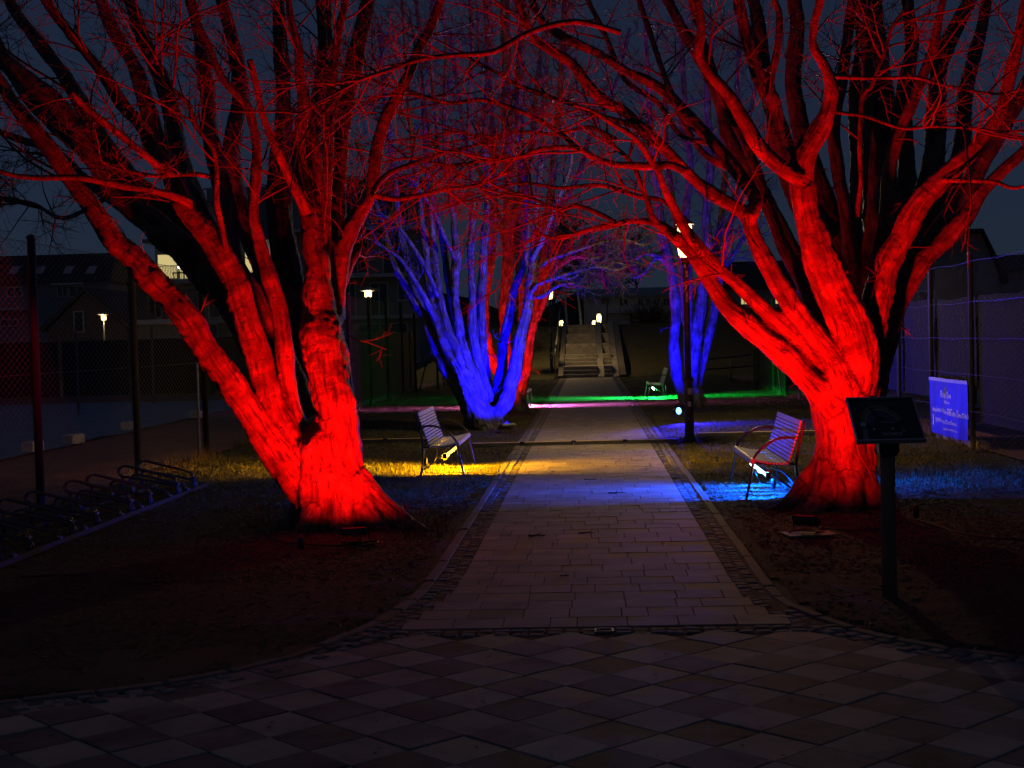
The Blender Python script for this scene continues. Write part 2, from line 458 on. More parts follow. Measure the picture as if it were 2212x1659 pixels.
def ground_z(x, y):
    x = np.atleast_1d(np.asarray(x, float)); y = np.atleast_1d(np.asarray(y, float))
    p = np.stack([x, y, np.zeros_like(x)], -1)
    near = np.exp(-np.maximum(0, np.abs(y - 22) - 36) / 10.0)
    z = 0.022 * fbm(p * 1.3, 3, 3) * near + 0.012 * fbm(p * 4.5, 5, 2) * near
    bank = np.clip((y - 32.0 * K) / (8.2 * K), 0, 1)
    bank = bank * bank * (3 - 2 * bank) * 0.5 + bank * 0.5
    side = np.clip((x + 9.0) / 3.5, 0, 1)
    z = z + 2.3 * bank * side
    for (tx, ty) in TREES.values():
        d = np.hypot(x - tx, y - ty)
        z = z + 0.06 * np.exp(-(d / 0.7) ** 2)
    inside = ((x > kerb_x(KL, np.clip(y, 3.22 * K, 31.7 * K)) - 0.0) & (x < kerb_x(KR, np.clip(y, 3.45 * K, 31.7 * K)) + 0.0)) | (y < 3.3 * K)
    inside &= y < 31.9 * K
    z = np.where(inside, -0.07, z)
    st = (x > -1.25) & (x < 1.46) & (y >= 31.9 * K) & (y < 41.0 * K)
    z = np.where(st, z - 0.45, z)
    court = (x < -6.0) & (y < 31 * K) | (x > 5.4) & (y < 31 * K)
    z = np.where(court & (y > -40), -0.02, z)
    return z

def ground_material():
    m, nt, b = new_mat('ground_earth_and_grass')
    L = nt.links.new
    g = nt.nodes.new('ShaderNodeNewGeometry')
    n1 = node(nt, 'ShaderNodeTexNoise', Scale=1.1, Detail=6.0, Roughness=0.65)
    n2 = node(nt, 'ShaderNodeTexNoise', Scale=16.0, Detail=8.0, Roughness=0.7)
    n3 = node(nt, 'ShaderNodeTexNoise', Scale=75.0, Detail=6.0, Roughness=0.7)
    for n in (n1, n2, n3):
        L(g.outputs['Position'], n.inputs['Vector'])
    dirt = ramp(nt, n2.outputs['Fac'], [(0.3, (0.06, 0.046, 0.035)), (0.5, (0.125, 0.098, 0.076)), (0.72, (0.23, 0.185, 0.15))])
    grs = ramp(nt, n2.outputs['Fac'], [(0.3, (0.05, 0.05, 0.018)), (0.5, (0.10, 0.095, 0.036)), (0.72, (0.2, 0.165, 0.075))])
    sx = nt.nodes.new('ShaderNodeSeparateXYZ'); L(g.outputs['Position'], sx.inputs[0])
    mr = node(nt, 'ShaderNodeMapRange'); mr.inputs[1].default_value = 7.2 * K; mr.inputs[2].default_value = 9.6 * K
    L(sx.outputs[1], mr.inputs[0])
    ad = node(nt, 'ShaderNodeMath', operation='MULTIPLY_ADD'); ad.inputs[1].default_value = 2.4; ad.inputs[2].default_value = -1.35
    L(n1.outputs['Fac'], ad.inputs[0])
    sm = node(nt, 'ShaderNodeMath', operation='ADD', use_clamp=True); L(ad.outputs[0], sm.inputs[0]); L(mr.outputs[0], sm.inputs[1])
    mx = nt.nodes.new('ShaderNodeMix'); mx.data_type = 'RGBA'
    L(sm.outputs[0], mx.inputs[0]); L(dirt, mx.inputs[6]); L(grs, mx.inputs[7])
    L(mx.outputs[2], b.inputs['Base Color'])
    b.inputs['Roughness'].default_value = 0.9
    b.inputs['Specular IOR Level'].default_value = 0.2
    b1 = node(nt, 'ShaderNodeBump', Strength=1.0, Distance=0.09); L(n2.outputs['Fac'], b1.inputs['Height'])
    b2 = node(nt, 'ShaderNodeBump', Strength=0.8, Distance=0.015); L(n3.outputs['Fac'], b2.inputs['Height']); L(b1.outputs[0], b2.inputs['Normal'])
    L(b2.outputs[0], b.inputs['Normal'])
    return m

xs = np.concatenate([[-900, -300, -120, -60, -40, -30, -24, -18, -14, -11, -9], np.arange(-8, -6.1, 0.4), np.arange(-6.1, -1.21, 0.075), np.arange(-1.205, 1.21, 0.2), np.arange(1.205, 6.0, 0.07), np.arange(6.1, 8, 0.4), [9, 11, 14, 18, 24, 30, 40, 60, 120, 300, 900]])
ys = np.concatenate([[-900, -200, -60, -20, -8, -2, 1], np.arange(4.6, 33, 0.1), np.arange(33, 57, 0.3), np.arange(57, 78, 0.5), [82, 90, 100, 115, 140, 180, 260, 400, 900]])
gx, gy = np.meshgrid(xs, ys)
gzv = ground_z(gx.ravel(), gy.ravel())
nxg, nyg = len(xs), len(ys)
ii = np.arange(nxg * nyg).reshape(nyg, nxg)
GF = np.stack([ii[:-1, :-1], ii[:-1, 1:], ii[1:, 1:], ii[1:, :-1]], -1).reshape(-1, 4)
ground = link('ground', mesh_np('ground', np.stack([gx.ravel(), gy.ravel(), gzv], -1), GF), ground_material())
tag(ground, 'bare earth and thin winter grass beside the path', kind='structure')

# hills far behind the houses
hb = MB()
hx = np.linspace(-260, 240, 90)
hz_ = 9 + 7 * np.clip(-(hx + 20) / 120, 0, 1) + 2.2 * fbm(np.stack([hx * .08, hx * 0, hx * 0], -1), 9, 3) + 1.2 * vnoise(np.stack([hx * .5, hx * 0, hx * 0], -1), 4)
V = []; F = []
for i, (x, z) in enumerate(zip(hx, hz_)):
    V += [(x, 277, -1), (x, 292, z), (x, 340, z * .9), (x, 370, -1)]
    if i:
        for k in range(3):
            a = 4 * (i - 1) + k; F.append((a, a + 4, a + 5, a + 1))
hb.add(V, F)
tag(hb.build('hills', M['hill'], smooth=True), 'wooded hills on the skyline', kind='structure')

# ------------------------------------------------------------------ tennis courts either side
def sheet(name, x0, x1, y0, y1, z, mat, label, nx=2, ny=2, wave=0.0):
    X, Y = np.meshgrid(np.linspace(x0, x1, nx), np.linspace(y0, y1, ny))
    Z = np.full(X.size, z)
    if wave:
        Z = z + wave * (0.5 + 0.5 * fbm(np.stack([X.ravel() * .9, Y.ravel() * .9, Y.ravel() * 0], -1), 8, 3))
    i = np.arange(nx * ny).reshape(ny, nx)
    F = np.stack([i[:-1, :-1], i[:-1, 1:], i[1:, 1:], i[1:, :-1]], -1).reshape(-1, 4)
    o = link(name, mesh_np(name, np.stack([X.ravel(), Y.ravel(), Z], -1), F), mat)
    return tag(o, label, kind='structure')
sheet('clay_court', -45, -5.95, 1.0, 30.5 * K, 0.004, M['clay'], 'red clay tennis court left of the path', 30, 30, 0.006)
sheet('clay_court', 5.4, 40, 1.0, 30.5 * K, 0.004, M['clay'], 'red clay tennis court right of the path', 30, 30, 0.006)

def tarp(x0, x1, y0, y1, label, seed):
    nx, ny = 60, 90
    X, Y = np.meshgrid(np.linspace(0, 1, nx), np.linspace(0, 1, ny))
    e = 0.35 * fbm(np.stack([Y.ravel() * 7, Y.ravel() * 0, Y.ravel() * 0 + seed], -1), seed, 3).reshape(X.shape)
    XX = x0 + (x1 - x0) * X + e * (1 - X if x0 > x1 or abs(x0) < abs(x1) else X)
    YY = y0 + (y1 - y0) * Y
    Z = 0.02 + 0.035 * (0.5 + 0.5 * fbm(np.stack([XX.ravel() * 1.5, YY.ravel() * .8, 0 * YY.ravel()], -1), seed, 3))
    i = np.arange(nx * ny).reshape(ny, nx)
    F = np.stack([i[:-1, :-1], i[:-1, 1:], i[1:, 1:], i[1:, :-1]], -1).reshape(-1, 4)
    o = link('tarpaulin', mesh_np('tarpaulin', np.stack([XX.ravel(), YY.ravel(), Z], -1), F), M['tarp'])
    return tag(o, label, 'tarpaulin')
tarp(-9.3, -21, 7.5 * K, 23.5 * K, 'pale blue tarpaulin spread over the clay court left of the path', 3)
tarp(7.9, 20, 7.0 * K, 20.5 * K, 'dark blue tarpaulin on the court behind the right-hand fence', 6)
blk = MB().box((0, 0, 0), (0.42, 0.2, 0.17), bev=0.02).mesh('block')
blk.materials.append(M['white_block'])
WB = ['nearest the lens', 'second from the lens', 'third from the lens', 'fourth from the lens', 'fifth from the lens', 'sixth from the lens', 'farthest from the lens']
for k, (x, y, a) in enumerate([(-9.45, 9.2, .2), (-9.35, 11.0, 1.3), (-9.3, 12.55, 1.5), (-9.25, 13.5, 1.4), (-9.55, 15.6, 1.7), (-9.3, 17.9, 1.5), (-9.4, 20.4, 1.4)]):
    o = link('weight_block', blk); o.location = (x, y * K, 0.115); o.rotation_euler = (0, 0, a)
    tag(o, 'pale weight block on the edge of the left tarpaulin, ' + WB[k], 'block', 'weight blocks along the left tarpaulin')
for k, (x, y, a, w) in enumerate([(7.75, 13.3, .3, 'farthest from the lens'), (7.85, 12.5, .1, 'in the middle of the three'), (7.95, 11.5, .15, 'nearest to the lens')]):
    o = link('weight_block', blk); o.location = (x, y * K, 0.115); o.rotation_euler = (0, 0, a)
    tag(o, 'pale weight block behind the right fence, ' + w, 'block', 'weight blocks on the right tarpaulin')

# ------------------------------------------------------------------ path of slabs
path = link('path', mesh_np('path', [(-1.45, 4.42 * K, -0.0035), (1.55, 4.42 * K, -0.0035), (1.25, 5.2 * K, -0.0035), (1.2, 32.0 * K, -0.0035), (-1.2, 32.0 * K, -0.0035), (-1.25, 5.2 * K, -0.0035)], np.array([[0, 1, 2, 3, 4, 5]])), M['joint'])
tag(path, 'slab path running straight up to the stairs', kind='structure')
slab_me = {}
ROW = 0.152 * K
def slab_mesh(w, d=ROW, h=0.05, gap=0.0045):
    key = (round(w, 3), d)
    if key not in slab_me:
        me = MB().box((0, 0, 0), (w - gap, d - gap, h), bev=0.0025).mesh('paving_slab')
        me.materials.append(M['slab']); slab_me[key] = me
    return slab_me[key]
count = 0
far = MB()
row = 0
y = 4.53 * K + .06
lens = [0.30, 0.30, 0.32, 0.28, 0.34, 0.16]
while y < 31.85 * K:
    xl = float(kerb_x(KL, y)) + 0.262; xr = float(kerb_x(KR, y)) - 0.262
    x = xl
    cuts = []
    first = random.choice([0.14, 0.22, 0.3, 0.08])
    while x < xr - 0.02:
        w = first if x == xl else random.choice(lens)
        if xr - (x + w) < 0.09: w = xr - x
        cuts.append((x, w)); x += w
    for (x0, w) in cuts:
        c = (x0 + w / 2, y + random.uniform(-.002, .002), -0.022 + random.uniform(-.0018, .0018))
        if count < 300:
            o = link('paving_slab', slab_mesh(round(w / 0.02) * 0.02 if abs(w - round(w / .02) * .02) < .001 else round(w, 2)), parent=path)
            o.location = c; o.rotation_euler = (random.uniform(-.004, .004), random.uniform(-.004, .004), random.uniform(-.005, .005)); count += 1
        else:
            far.box(c, (w - 0.005, ROW - 0.005, 0.05), bev=0.004)
    y += ROW; row += 1
tag(far.build('paving_slabs', M['slab'], path), kind='stuff')

# ------------------------------------------------------------------ borders of cobbles and kerb stones
cob_me = []
for k in range(6):
    b = MB(); w, d = 0.087, 0.108
    jit = lambda: random.uniform(-.006, .006)
    base = [(-w / 2, -d / 2), (w / 2, -d / 2), (w / 2, d / 2), (-w / 2, d / 2)]
    lo = [(x * .98, y * .98, -0.05) for x, y in base]
    mid = [(x * .95 + jit(), y * .92 + jit() * .5, -0.008) for x, y in base]
    top = [(x * .72 + jit() * .5, y * .66 + jit() * .5, 0.002 + jit() * .3) for x, y in base]
    F = [(8, 9, 10, 11)]
    for q in range(4):
        r_ = (q + 1) % 4
        F += [(q, r_, r_ + 4, q + 4), (q + 4, r_ + 4, r_ + 8, q + 8)]
    b.add(lo + mid + top, F)
    me = b.mesh('cobble'); me.materials.append(M['cobble']); cob_me.append(me)
kerb_me = MB().box((0, 0, 0), (0.085, 0.89, 0.16), bev=0.012).mesh('kerb_stone'); kerb_me.materials.append(M['kerb'])
kerb_s = MB().box((0, 0, 0), (0.085, 0.34, 0.16), bev=0.012).mesh('kerb_stone'); kerb_s.materials.append(M['kerb'])

def along(line, off, step):
    """points and tangent angles at equal steps along the kerb line shifted inwards"""
    P = curve_pts(np.c_[line, np.zeros(len(line))], 1200)[:, :2]
    T = np.gradient(P, axis=0); T /= np.linalg.norm(T, axis=1, keepdims=True)
    return P, T
def border(line, sgn, side):
    P, T = along(line, 0, 0)
    N = np.c_[-T[:, 1], T[:, 0]] * sgn           # inwards
    bed_in = P + N * 0.30
    V = [(x, y, -0.034) for x, y in P] + [(x, y, -0.034) for x, y in bed_in]
    n = len(P)
    F = np.stack([np.arange(n - 1), np.arange(1, n), np.arange(1, n) + n, np.arange(n - 1) + n], -1)
    if sgn > 0: F = F[:, ::-1]
    bed = link('path_border', mesh_np('path_border', V, F), M['joint'])
    tag(bed, 'cobbled border with kerb stones along the %s of the path' % side, kind='structure')
    cnt = 0; rest = MB()
    for rowk, off in enumerate((0.215, 0.128)):
        Q = P + N * off
        s = np.concatenate([[0], np.cumsum(np.linalg.norm(np.diff(Q, axis=0), axis=1))])
        u = np.arange(0.03 + 0.05 * rowk, s[-1], 0.117)
        X = np.interp(u, s, Q[:, 0]); Y = np.interp(u, s, Q[:, 1]); A = np.arctan2(np.interp(u, s, T[:, 1]), np.interp(u, s, T[:, 0])) - math.pi / 2
        for x, y, a in zip(X, Y, A):
            if abs(x) > 4.2: continue
            z = random.uniform(-.006, .004); a2 = a + random.uniform(-.1, .1)
            if y < 26 + rowk * 0.2 and cnt < 300:
                o = link('cobble', random.choice(cob_me), parent=bed); o.location = (x, y, z); o.rotation_euler = (random.uniform(-.06, .06), random.uniform(-.06, .06), a2)
                o.scale = (random.uniform(.9, 1.06), random.uniform(.86, 1.06), 1); cnt += 1
            else:
                rest.box((x, y, z - 0.024), (0.082, 0.104, 0.06), rz=a2, bev=0.012)
    tag(rest.build('cobbles', M['cobble'], bed), kind='stuff')
    Q = P + N * 0.042
    s = np.concatenate([[0], np.cumsum(np.linalg.norm(np.diff(Q, axis=0), axis=1))])
    u = 0.0; k = 0
    while u < s[-1] - .5:
        i = np.searchsorted(s, u)
        curvy = P[min(i, n - 1), 1] < 5.3 * K
        l = 0.35 if curvy else 0.9
        um = u + l / 2
        x, y = np.interp(um, s, Q[:, 0]), np.interp(um, s, Q[:, 1])
        a = math.atan2(np.interp(um, s, T[:, 1]), np.interp(um, s, T[:, 0])) - math.pi / 2
        o = link('kerb_stone', kerb_s if curvy else kerb_me, parent=bed)
        o.location = (x, y, -0.074 + random.uniform(-.006, .006)); o.rotation_euler = (random.uniform(-.012, .012), random.uniform(-.03, .03), a + random.uniform(-.01, .01))
        u += l; k += 1
border(KL, -1, 'left side')
border(KR, 1, 'right side')

# ------------------------------------------------------------------ plaza of diagonal tiles
plaza = link('plaza', mesh_np('plaza', [(-9, -9, -0.009), (9, -9, -0.009), (9, 3.55 * K, -0.009), (1.6, 4.45 * K, -0.009), (-1.5, 4.45 * K, -0.009), (-9, 3.3 * K, -0.009)], np.array([[0, 1, 2, 3, 4, 5]])), M['joint'])
tag(plaza, 'plaza paved with diagonal light and dark tiles', kind='structure')
T_ = 0.3
tl = MB().box((0, 0, 0), (T_ - .004, T_ - .004, 0.05), bev=0.004).mesh('paving_tile'); tl.materials.append(M['tile_light'])
td = MB().box((0, 0, 0), (T_ - .004, T_ - .004, 0.05), bev=0.004).mesh('paving_tile'); td.materials.append(M['tile_dark'])
c45 = math.cos(math.pi / 4)
n_t = 0
for i in range(-40, 40):
    for j in range(-40, 40):
        x = (i - j) * T_ * c45 + 0.06; y = (i + j) * T_ * c45 + 0.11
        if y < 4.7 or y > 4.40 * K or abs(x) > .36 * y + 1.15: continue
        if y > 3.2 * K and (x < kerb_x(KL, max(y, 3.23 * K)) + 0.2 or x > kerb_x(KR, max(y, 3.46 * K)) - 0.2): continue
        o = link('paving_tile', tl if (i + j) % 2 else td, parent=plaza)
        o.location = (x, y, -0.027 + random.uniform(-.003, .003)); o.rotation_euler = (random.uniform(-.006, .006), random.uniform(-.006, .006), math.pi / 4)
        n_t += 1
# double row of cobbles between plaza and path, a small drain in it
for k, yy in enumerate((4.405 * K - .01, 4.452 * K - .005)):
    x = -1.34
    while x < 1.4:
        if not (0.0 < x < 0.10):
            o = link('cobble', random.choice(cob_me), parent=plaza); o.location = (x, yy, -0.001 + random.uniform(-.005, .003))
            o.rotation_euler = (random.uniform(-.05, .05), random.uniform(-.05, .05), random.uniform(-.08, .08)); o.scale = (random.uniform(1.0, 1.3), .72, 1)
        x += 0.1
dr = thing('drain_grate', 'small black drain grate set in the cobble row at the foot of the path', 'drain', (0.05, 4.43 * K, -0.014))
MB().box((0, -.042, .004), (0.11, .008, .03)).box((0, .042, .004), (0.11, .008, .03)).box((-.05, 0, .004), (.008, .076, .03)).box((.05, 0, .004), (.008, .076, .03)).build('frame', M['grey_post'], dr)
for k in range(5):
    MB().box((-.034 + k * .017, 0, .0), (.008, .076, .02)).build('bar', M['black_metal'], dr)

# ------------------------------------------------------------------ grass and litter
def blades(name, pts, hmin, hmax, w, mat, label, lean=0.5):
    n = len(pts)
    h = rng.uniform(hmin, hmax, n); a = rng.uniform(0, 2 * np.pi, n)
    d = np.c_[np.cos(a), np.sin(a), 0 * a]
    l = rng.uniform(0, lean, n)[:, None] * h[:, None]
    b = rng.uniform(0, 2 * np.pi, n)
    ld = np.c_[np.cos(b), np.sin(b), 0 * b]
    p0 = pts - d * w / 2; p1 = pts + d * w / 2
    p2 = pts + ld * l + np.c_[0 * h, 0 * h, h]
    V = np.stack([p0, p1, p2], 1).reshape(-1, 3)
    F = np.arange(3 * n).reshape(n, 3)
    o = link(name, mesh_np(name, V, F, False), mat)
    return tag(o, label, 'grass', kind='stuff')
def scatter(n, x0, x1, y0, y1, dens=None):
    p = np.c_[rng.uniform(x0, x1, n), rng.uniform(y0, y1, n)]
    if dens is not None:
        p = p[rng.uniform(0, 1, n) < dens(p)]
    z = ground_z(p[:, 0], p[:, 1])
    ok = z > -0.05
    return np.c_[p, z - 0.004][ok]
def gz(x, y):
    return float(ground_z(x, y)[0])
def gdens(p):
    d = 0.55 + 0.9 * fbm(np.c_[p * 0.9, 0 * p[:, 0]], 21, 3)
    d = d * np.clip((p[:, 1] - 7.4 * K) / (1.6 * K), 0.05, 1)
    for (tx, ty) in TREES.values():
        d = d * np.clip((np.hypot(p[:, 0] - tx, p[:, 1] - ty) - 0.7) / 0.8, 0.1, 1)
    return d
gp = np.concatenate([scatter(80000, -5.9, -1.2, 11, 31, gdens), scatter(80000, 1.2, 5.4, 11, 31, gdens),
                     scatter(30000, -5.9, -1.2, 31, 59, gdens), scatter(30000, 1.2, 5.6, 31, 59, gdens),
                     scatter(24000, -8, 14, 59, 74, None)])
blades('grass', gp, 0.018, 0.055, 0.009, M['grass'], 'short olive winter grass on both sides of the path', 1.1)
tuft = []
for k in range(70):                                     # longer dead tufts at the foot of the fences
    y0 = rng.uniform(19, 48); side = -5.8 if k % 2 else 5.25
    c = np.array([side + rng.normal(0, .07), y0])
    q = c + rng.normal(0, .09, (40, 2)); tuft.append(np.c_[q, np.zeros(40)])
for (cx, cy_) in [(-1.55, 12.2), (-1.45, 12.5), (-3.0, 13.0), (-1.55, 25.4), (-1.4, 25.2)]:
    q = np.array([cx, cy_]) + rng.normal(0, .13, (60, 2)); tuft.append(np.c_[q, np.zeros(60)])
blades('dead_grass', np.concatenate(tuft), 0.06, 0.28, 0.008, M['leaf'], 'dry tufts along the fences and tree feet', 0.7)

def litter(n, region):
    p = np.concatenate([scatter(n, *r) for r in region])
    n = len(p)
    a = rng.uniform(0, 2 * np.pi, n); s = rng.uniform(.012, .034, n)
    c, s_ = np.cos(a), np.sin(a)
    u = np.c_[c, s_, rng.uniform(-.3, .3, n)] * s[:, None]; v = np.c_[-s_, c, rng.uniform(-.3, .3, n)] * (s * rng.uniform(.35, .7, n))[:, None]
    p = p + np.array([0, 0, .012])
    bend = np.c_[0 * s, 0 * s, s * .35]
    V = np.stack([p - u, p - v * .9 - bend, p + u * .9, p + v - bend], 1).reshape(-1, 3)
    F = np.concatenate([np.arange(4 * n).reshape(n, 4)[:, [0, 1, 2]], np.arange(4 * n).reshape(n, 4)[:, [0, 2, 3]]])
    o = link('leaf_litter', mesh_np('leaf_litter', V, F, False), M['leaf'])
    tag(o, 'dry leaves and crumbs scattered over the bare earth', 'leaves', kind='stuff')
litter(3200, [(-5.8, -1.3, 6.6, 17), (1.3, 5.3, 6.8, 17), (-3.5, -1.3, 10, 15), (1.3, 3.6, 10, 15)])

def stick(x, y, a, l, r, label, z0=0.0):
    y = y * K
    n = 7
    t = np.linspace(-.5, .5, n)
    P = np.c_[x + t * l * math.cos(a) + rng.normal(0, .012, n), y + t * l * math.sin(a) + rng.normal(0, .02, n), np.full(n, z0 + r + .004)]
    b = MB().tube(P, np.linspace(r, r * .5, n), 6)
    q = P[3]; b.tube([q, q + np.array([.06 * math.cos(a + .8), .06 * math.sin(a + .8), .02])], r * .5, 5)
    return tag(b.build('stick', M['twig'], smooth=True), label, 'stick')
def path_leaves(n):
    P = np.c_[rng.uniform(-1.0, 1.0, n), rng.uniform(5.6, 22, n), np.full(n, .006)]
    k = n // 2
    P[:k] = np.c_[rng.uniform(-2.6, 2.6, k), rng.uniform(5.4, 8.2, k), np.full(k, .004)]
    a = rng.uniform(0, 6.28, n); s = rng.uniform(.008, .022, n)
    u = np.c_[np.cos(a), np.sin(a), 0 * a] * s[:, None]; v = np.c_[-np.sin(a), np.cos(a), .25 + 0 * a] * (s * .5)[:, None]
    V = np.stack([P - u, P + v, P + u * .8, P - v * np.array([1, 1, -.6])], 1).reshape(-1, 3)
    q = np.arange(4 * n).reshape(n, 4)
    tag(link('fallen_leaves', mesh_np('fallen_leaves', V, np.concatenate([q[:, [0, 1, 2]], q[:, [0, 2, 3]]]), False), M['leaf']), 'crumbs of dry leaf scattered over the slabs and tiles', 'leaves', kind='stuff')
path_leaves(260)
stick(-.47, 6.55, 0.05, .17, .009, 'short thick stick lying on the left half of the path')
stick(-.05, 6.63, .25, .14, .005, 'thin forked twig in the middle of the path beyond the thick stick')
stick(.27, 8.3, .3, .2, .006, 'forked twig on the path where the blue light falls')
stick(.0, 9.1, -.1, .18, .005, 'twig on the path in the amber light')
stick(-.2, 5.45, .9, .08, .004, 'tiny bent twig on the reddish slabs near the plaza')
stick(-4.0, 5.6, .15, .5, .01, 'long dead branch on the dark earth at far left', 0.01)
stick(-3.2, 5.4, -.1, .35, .008, 'dead branch on the earth left of the path flare', 0.01)
# ================================================================== trees
# limb data: (y offset at start, y offset at end, [x, y, radius] ... in the 2212-wide frame); converted to real places and sizes
def limb_world(Y0, d0, d1, pts, tail=0.0, fat=1.0):
    pts = np.array(pts, float).reshape(-1, 3)
    n = len(pts)
    seg = np.concatenate([[0], np.cumsum(np.hypot(np.diff(pts[:, 0]), np.diff(pts[:, 1])))])
    t = seg / seg[-1]
    out = []
    for (x, y, r), u in zip(pts, t):
        Y = Y0 + 1.35 * (d0 + (d1 - d0) * (u ** 0.9))
        p = at(x, y, Y)
        out.append((*p, r * Y / FPX * (1 + (fat - 1) * min(1, max(0, (38 - r) / 16)))))
    out = np.array(out)
    lx, ly = pts[-1, 0], pts[-1, 1]
    if tail and (ly < 12 or lx < 12 or lx > 2200):       # the limb goes on above the frame
        d = out[-1, :3] - out[-2, :3]; d /= np.linalg.norm(d)
        p = out[-1].copy()
        for k in range(4):
            d = d + np.array([0, 0, .12]) + rng.normal(0, .08, 3); d /= np.linalg.norm(d)
            q = p.copy(); q[:3] += d * tail / 4; q[3] *= 0.74
            out = np.vstack([out, q]); p = q
    return out

def grow(P0, D0, L, nseg, wob, up, flat=1.0):
    """wandering polylines from arrays of start points and directions"""
    n = len(P0)
    P = np.empty((n, nseg + 1, 3)); P[:, 0] = P0
    D = D0 / (np.linalg.norm(D0, axis=1, keepdims=True) + 1e-9)
    st = (L / nseg)[:, None]
    for k in range(nseg):
        D = D + rng.normal(0, wob, (n, 3)) * np.array([1, 1, flat]) + np.array([0, 0, up])
        D /= np.linalg.norm(D, axis=1, keepdims=True) + 1e-9
        P[:, k + 1] = P[:, k] + D * st
    return P

def children(P, Rr, k, lo=0.15):
    """k random start points on each polyline with local direction and radius"""
    n, m, _ = P.shape
    u = rng.uniform(lo, 0.98, (n, k)) * (m - 1)
    i = np.minimum(u.astype(int), m - 2); f = (u - i)[..., None]
    r = np.arange(n)[:, None]
    p = P[r, i] * (1 - f) + P[r, i + 1] * f
    d = P[r, i + 1] - P[r, i]
    d /= np.linalg.norm(d, axis=2, keepdims=True) + 1e-9
    rr = Rr[r, i]
    return p.reshape(-1, 3), d.reshape(-1, 3), rr.ravel()

def spread_dir(d, flat=0.55, fwd=0.6):
    n = len(d)
    q = rng.normal(0, 1, (n, 3)); q[:, 2] *= flat
    q -= (q * d).sum(1, keepdims=True) * d
    q /= np.linalg.norm(q, axis=1, keepdims=True) + 1e-9
    v = d * fwd + q
    return v / np.linalg.norm(v, axis=1, keepdims=True)

def twig_mass(starts, dirs, n2, n3, len1, len2, len3, r1=.010, r2=.0055, r3=.0035, up=.02, wob=.22, flat=.55, seg=(8, 5, 3)):
    n = len(starts)
    L = rng.uniform(len1[0], len1[1], n)
    P1 = grow(starts, spread_dir(dirs, flat, .85), L, seg[0], wob, up, .6)
    R1 = np.linspace(r1 * 1.25, r1 * .3, seg[0] + 1)[None] * (0.6 + 0.6 * (L / len1[1]))[:, None]
    VV = []; FF = []; o = 0
    def push(P, Rr, sides=3):
        nonlocal o
        V, F = tube_arrays(P, Rr, sides)
        VV.append(V); FF.append(F + o); o += len(V)
    push(P1, R1, 4)
    if n2:
        p, d, rr = children(P1, R1, n2)
        L2 = rng.uniform(len2[0], len2[1], len(p))
        P2 = grow(p, spread_dir(d, flat, .8), L2, seg[1], wob, up, .7)
        R2 = np.linspace(r2 * 1.1, r2 * .4, seg[1] + 1)[None] * np.ones((len(p), 1))
        push(P2, R2)
        if n3:
            p, d, rr = children(P2, R2, n3, .1)
            L3 = rng.uniform(len3[0], len3[1], len(p))
            P3 = grow(p, spread_dir(d, .7, .9), L3, seg[2], wob * .8, up * 2, 1)
            push(P3, np.linspace(r3, r3 * .6, seg[2] + 1)[None] * np.ones((len(p), 1)))
    return np.concatenate(VV), np.concatenate(FF)

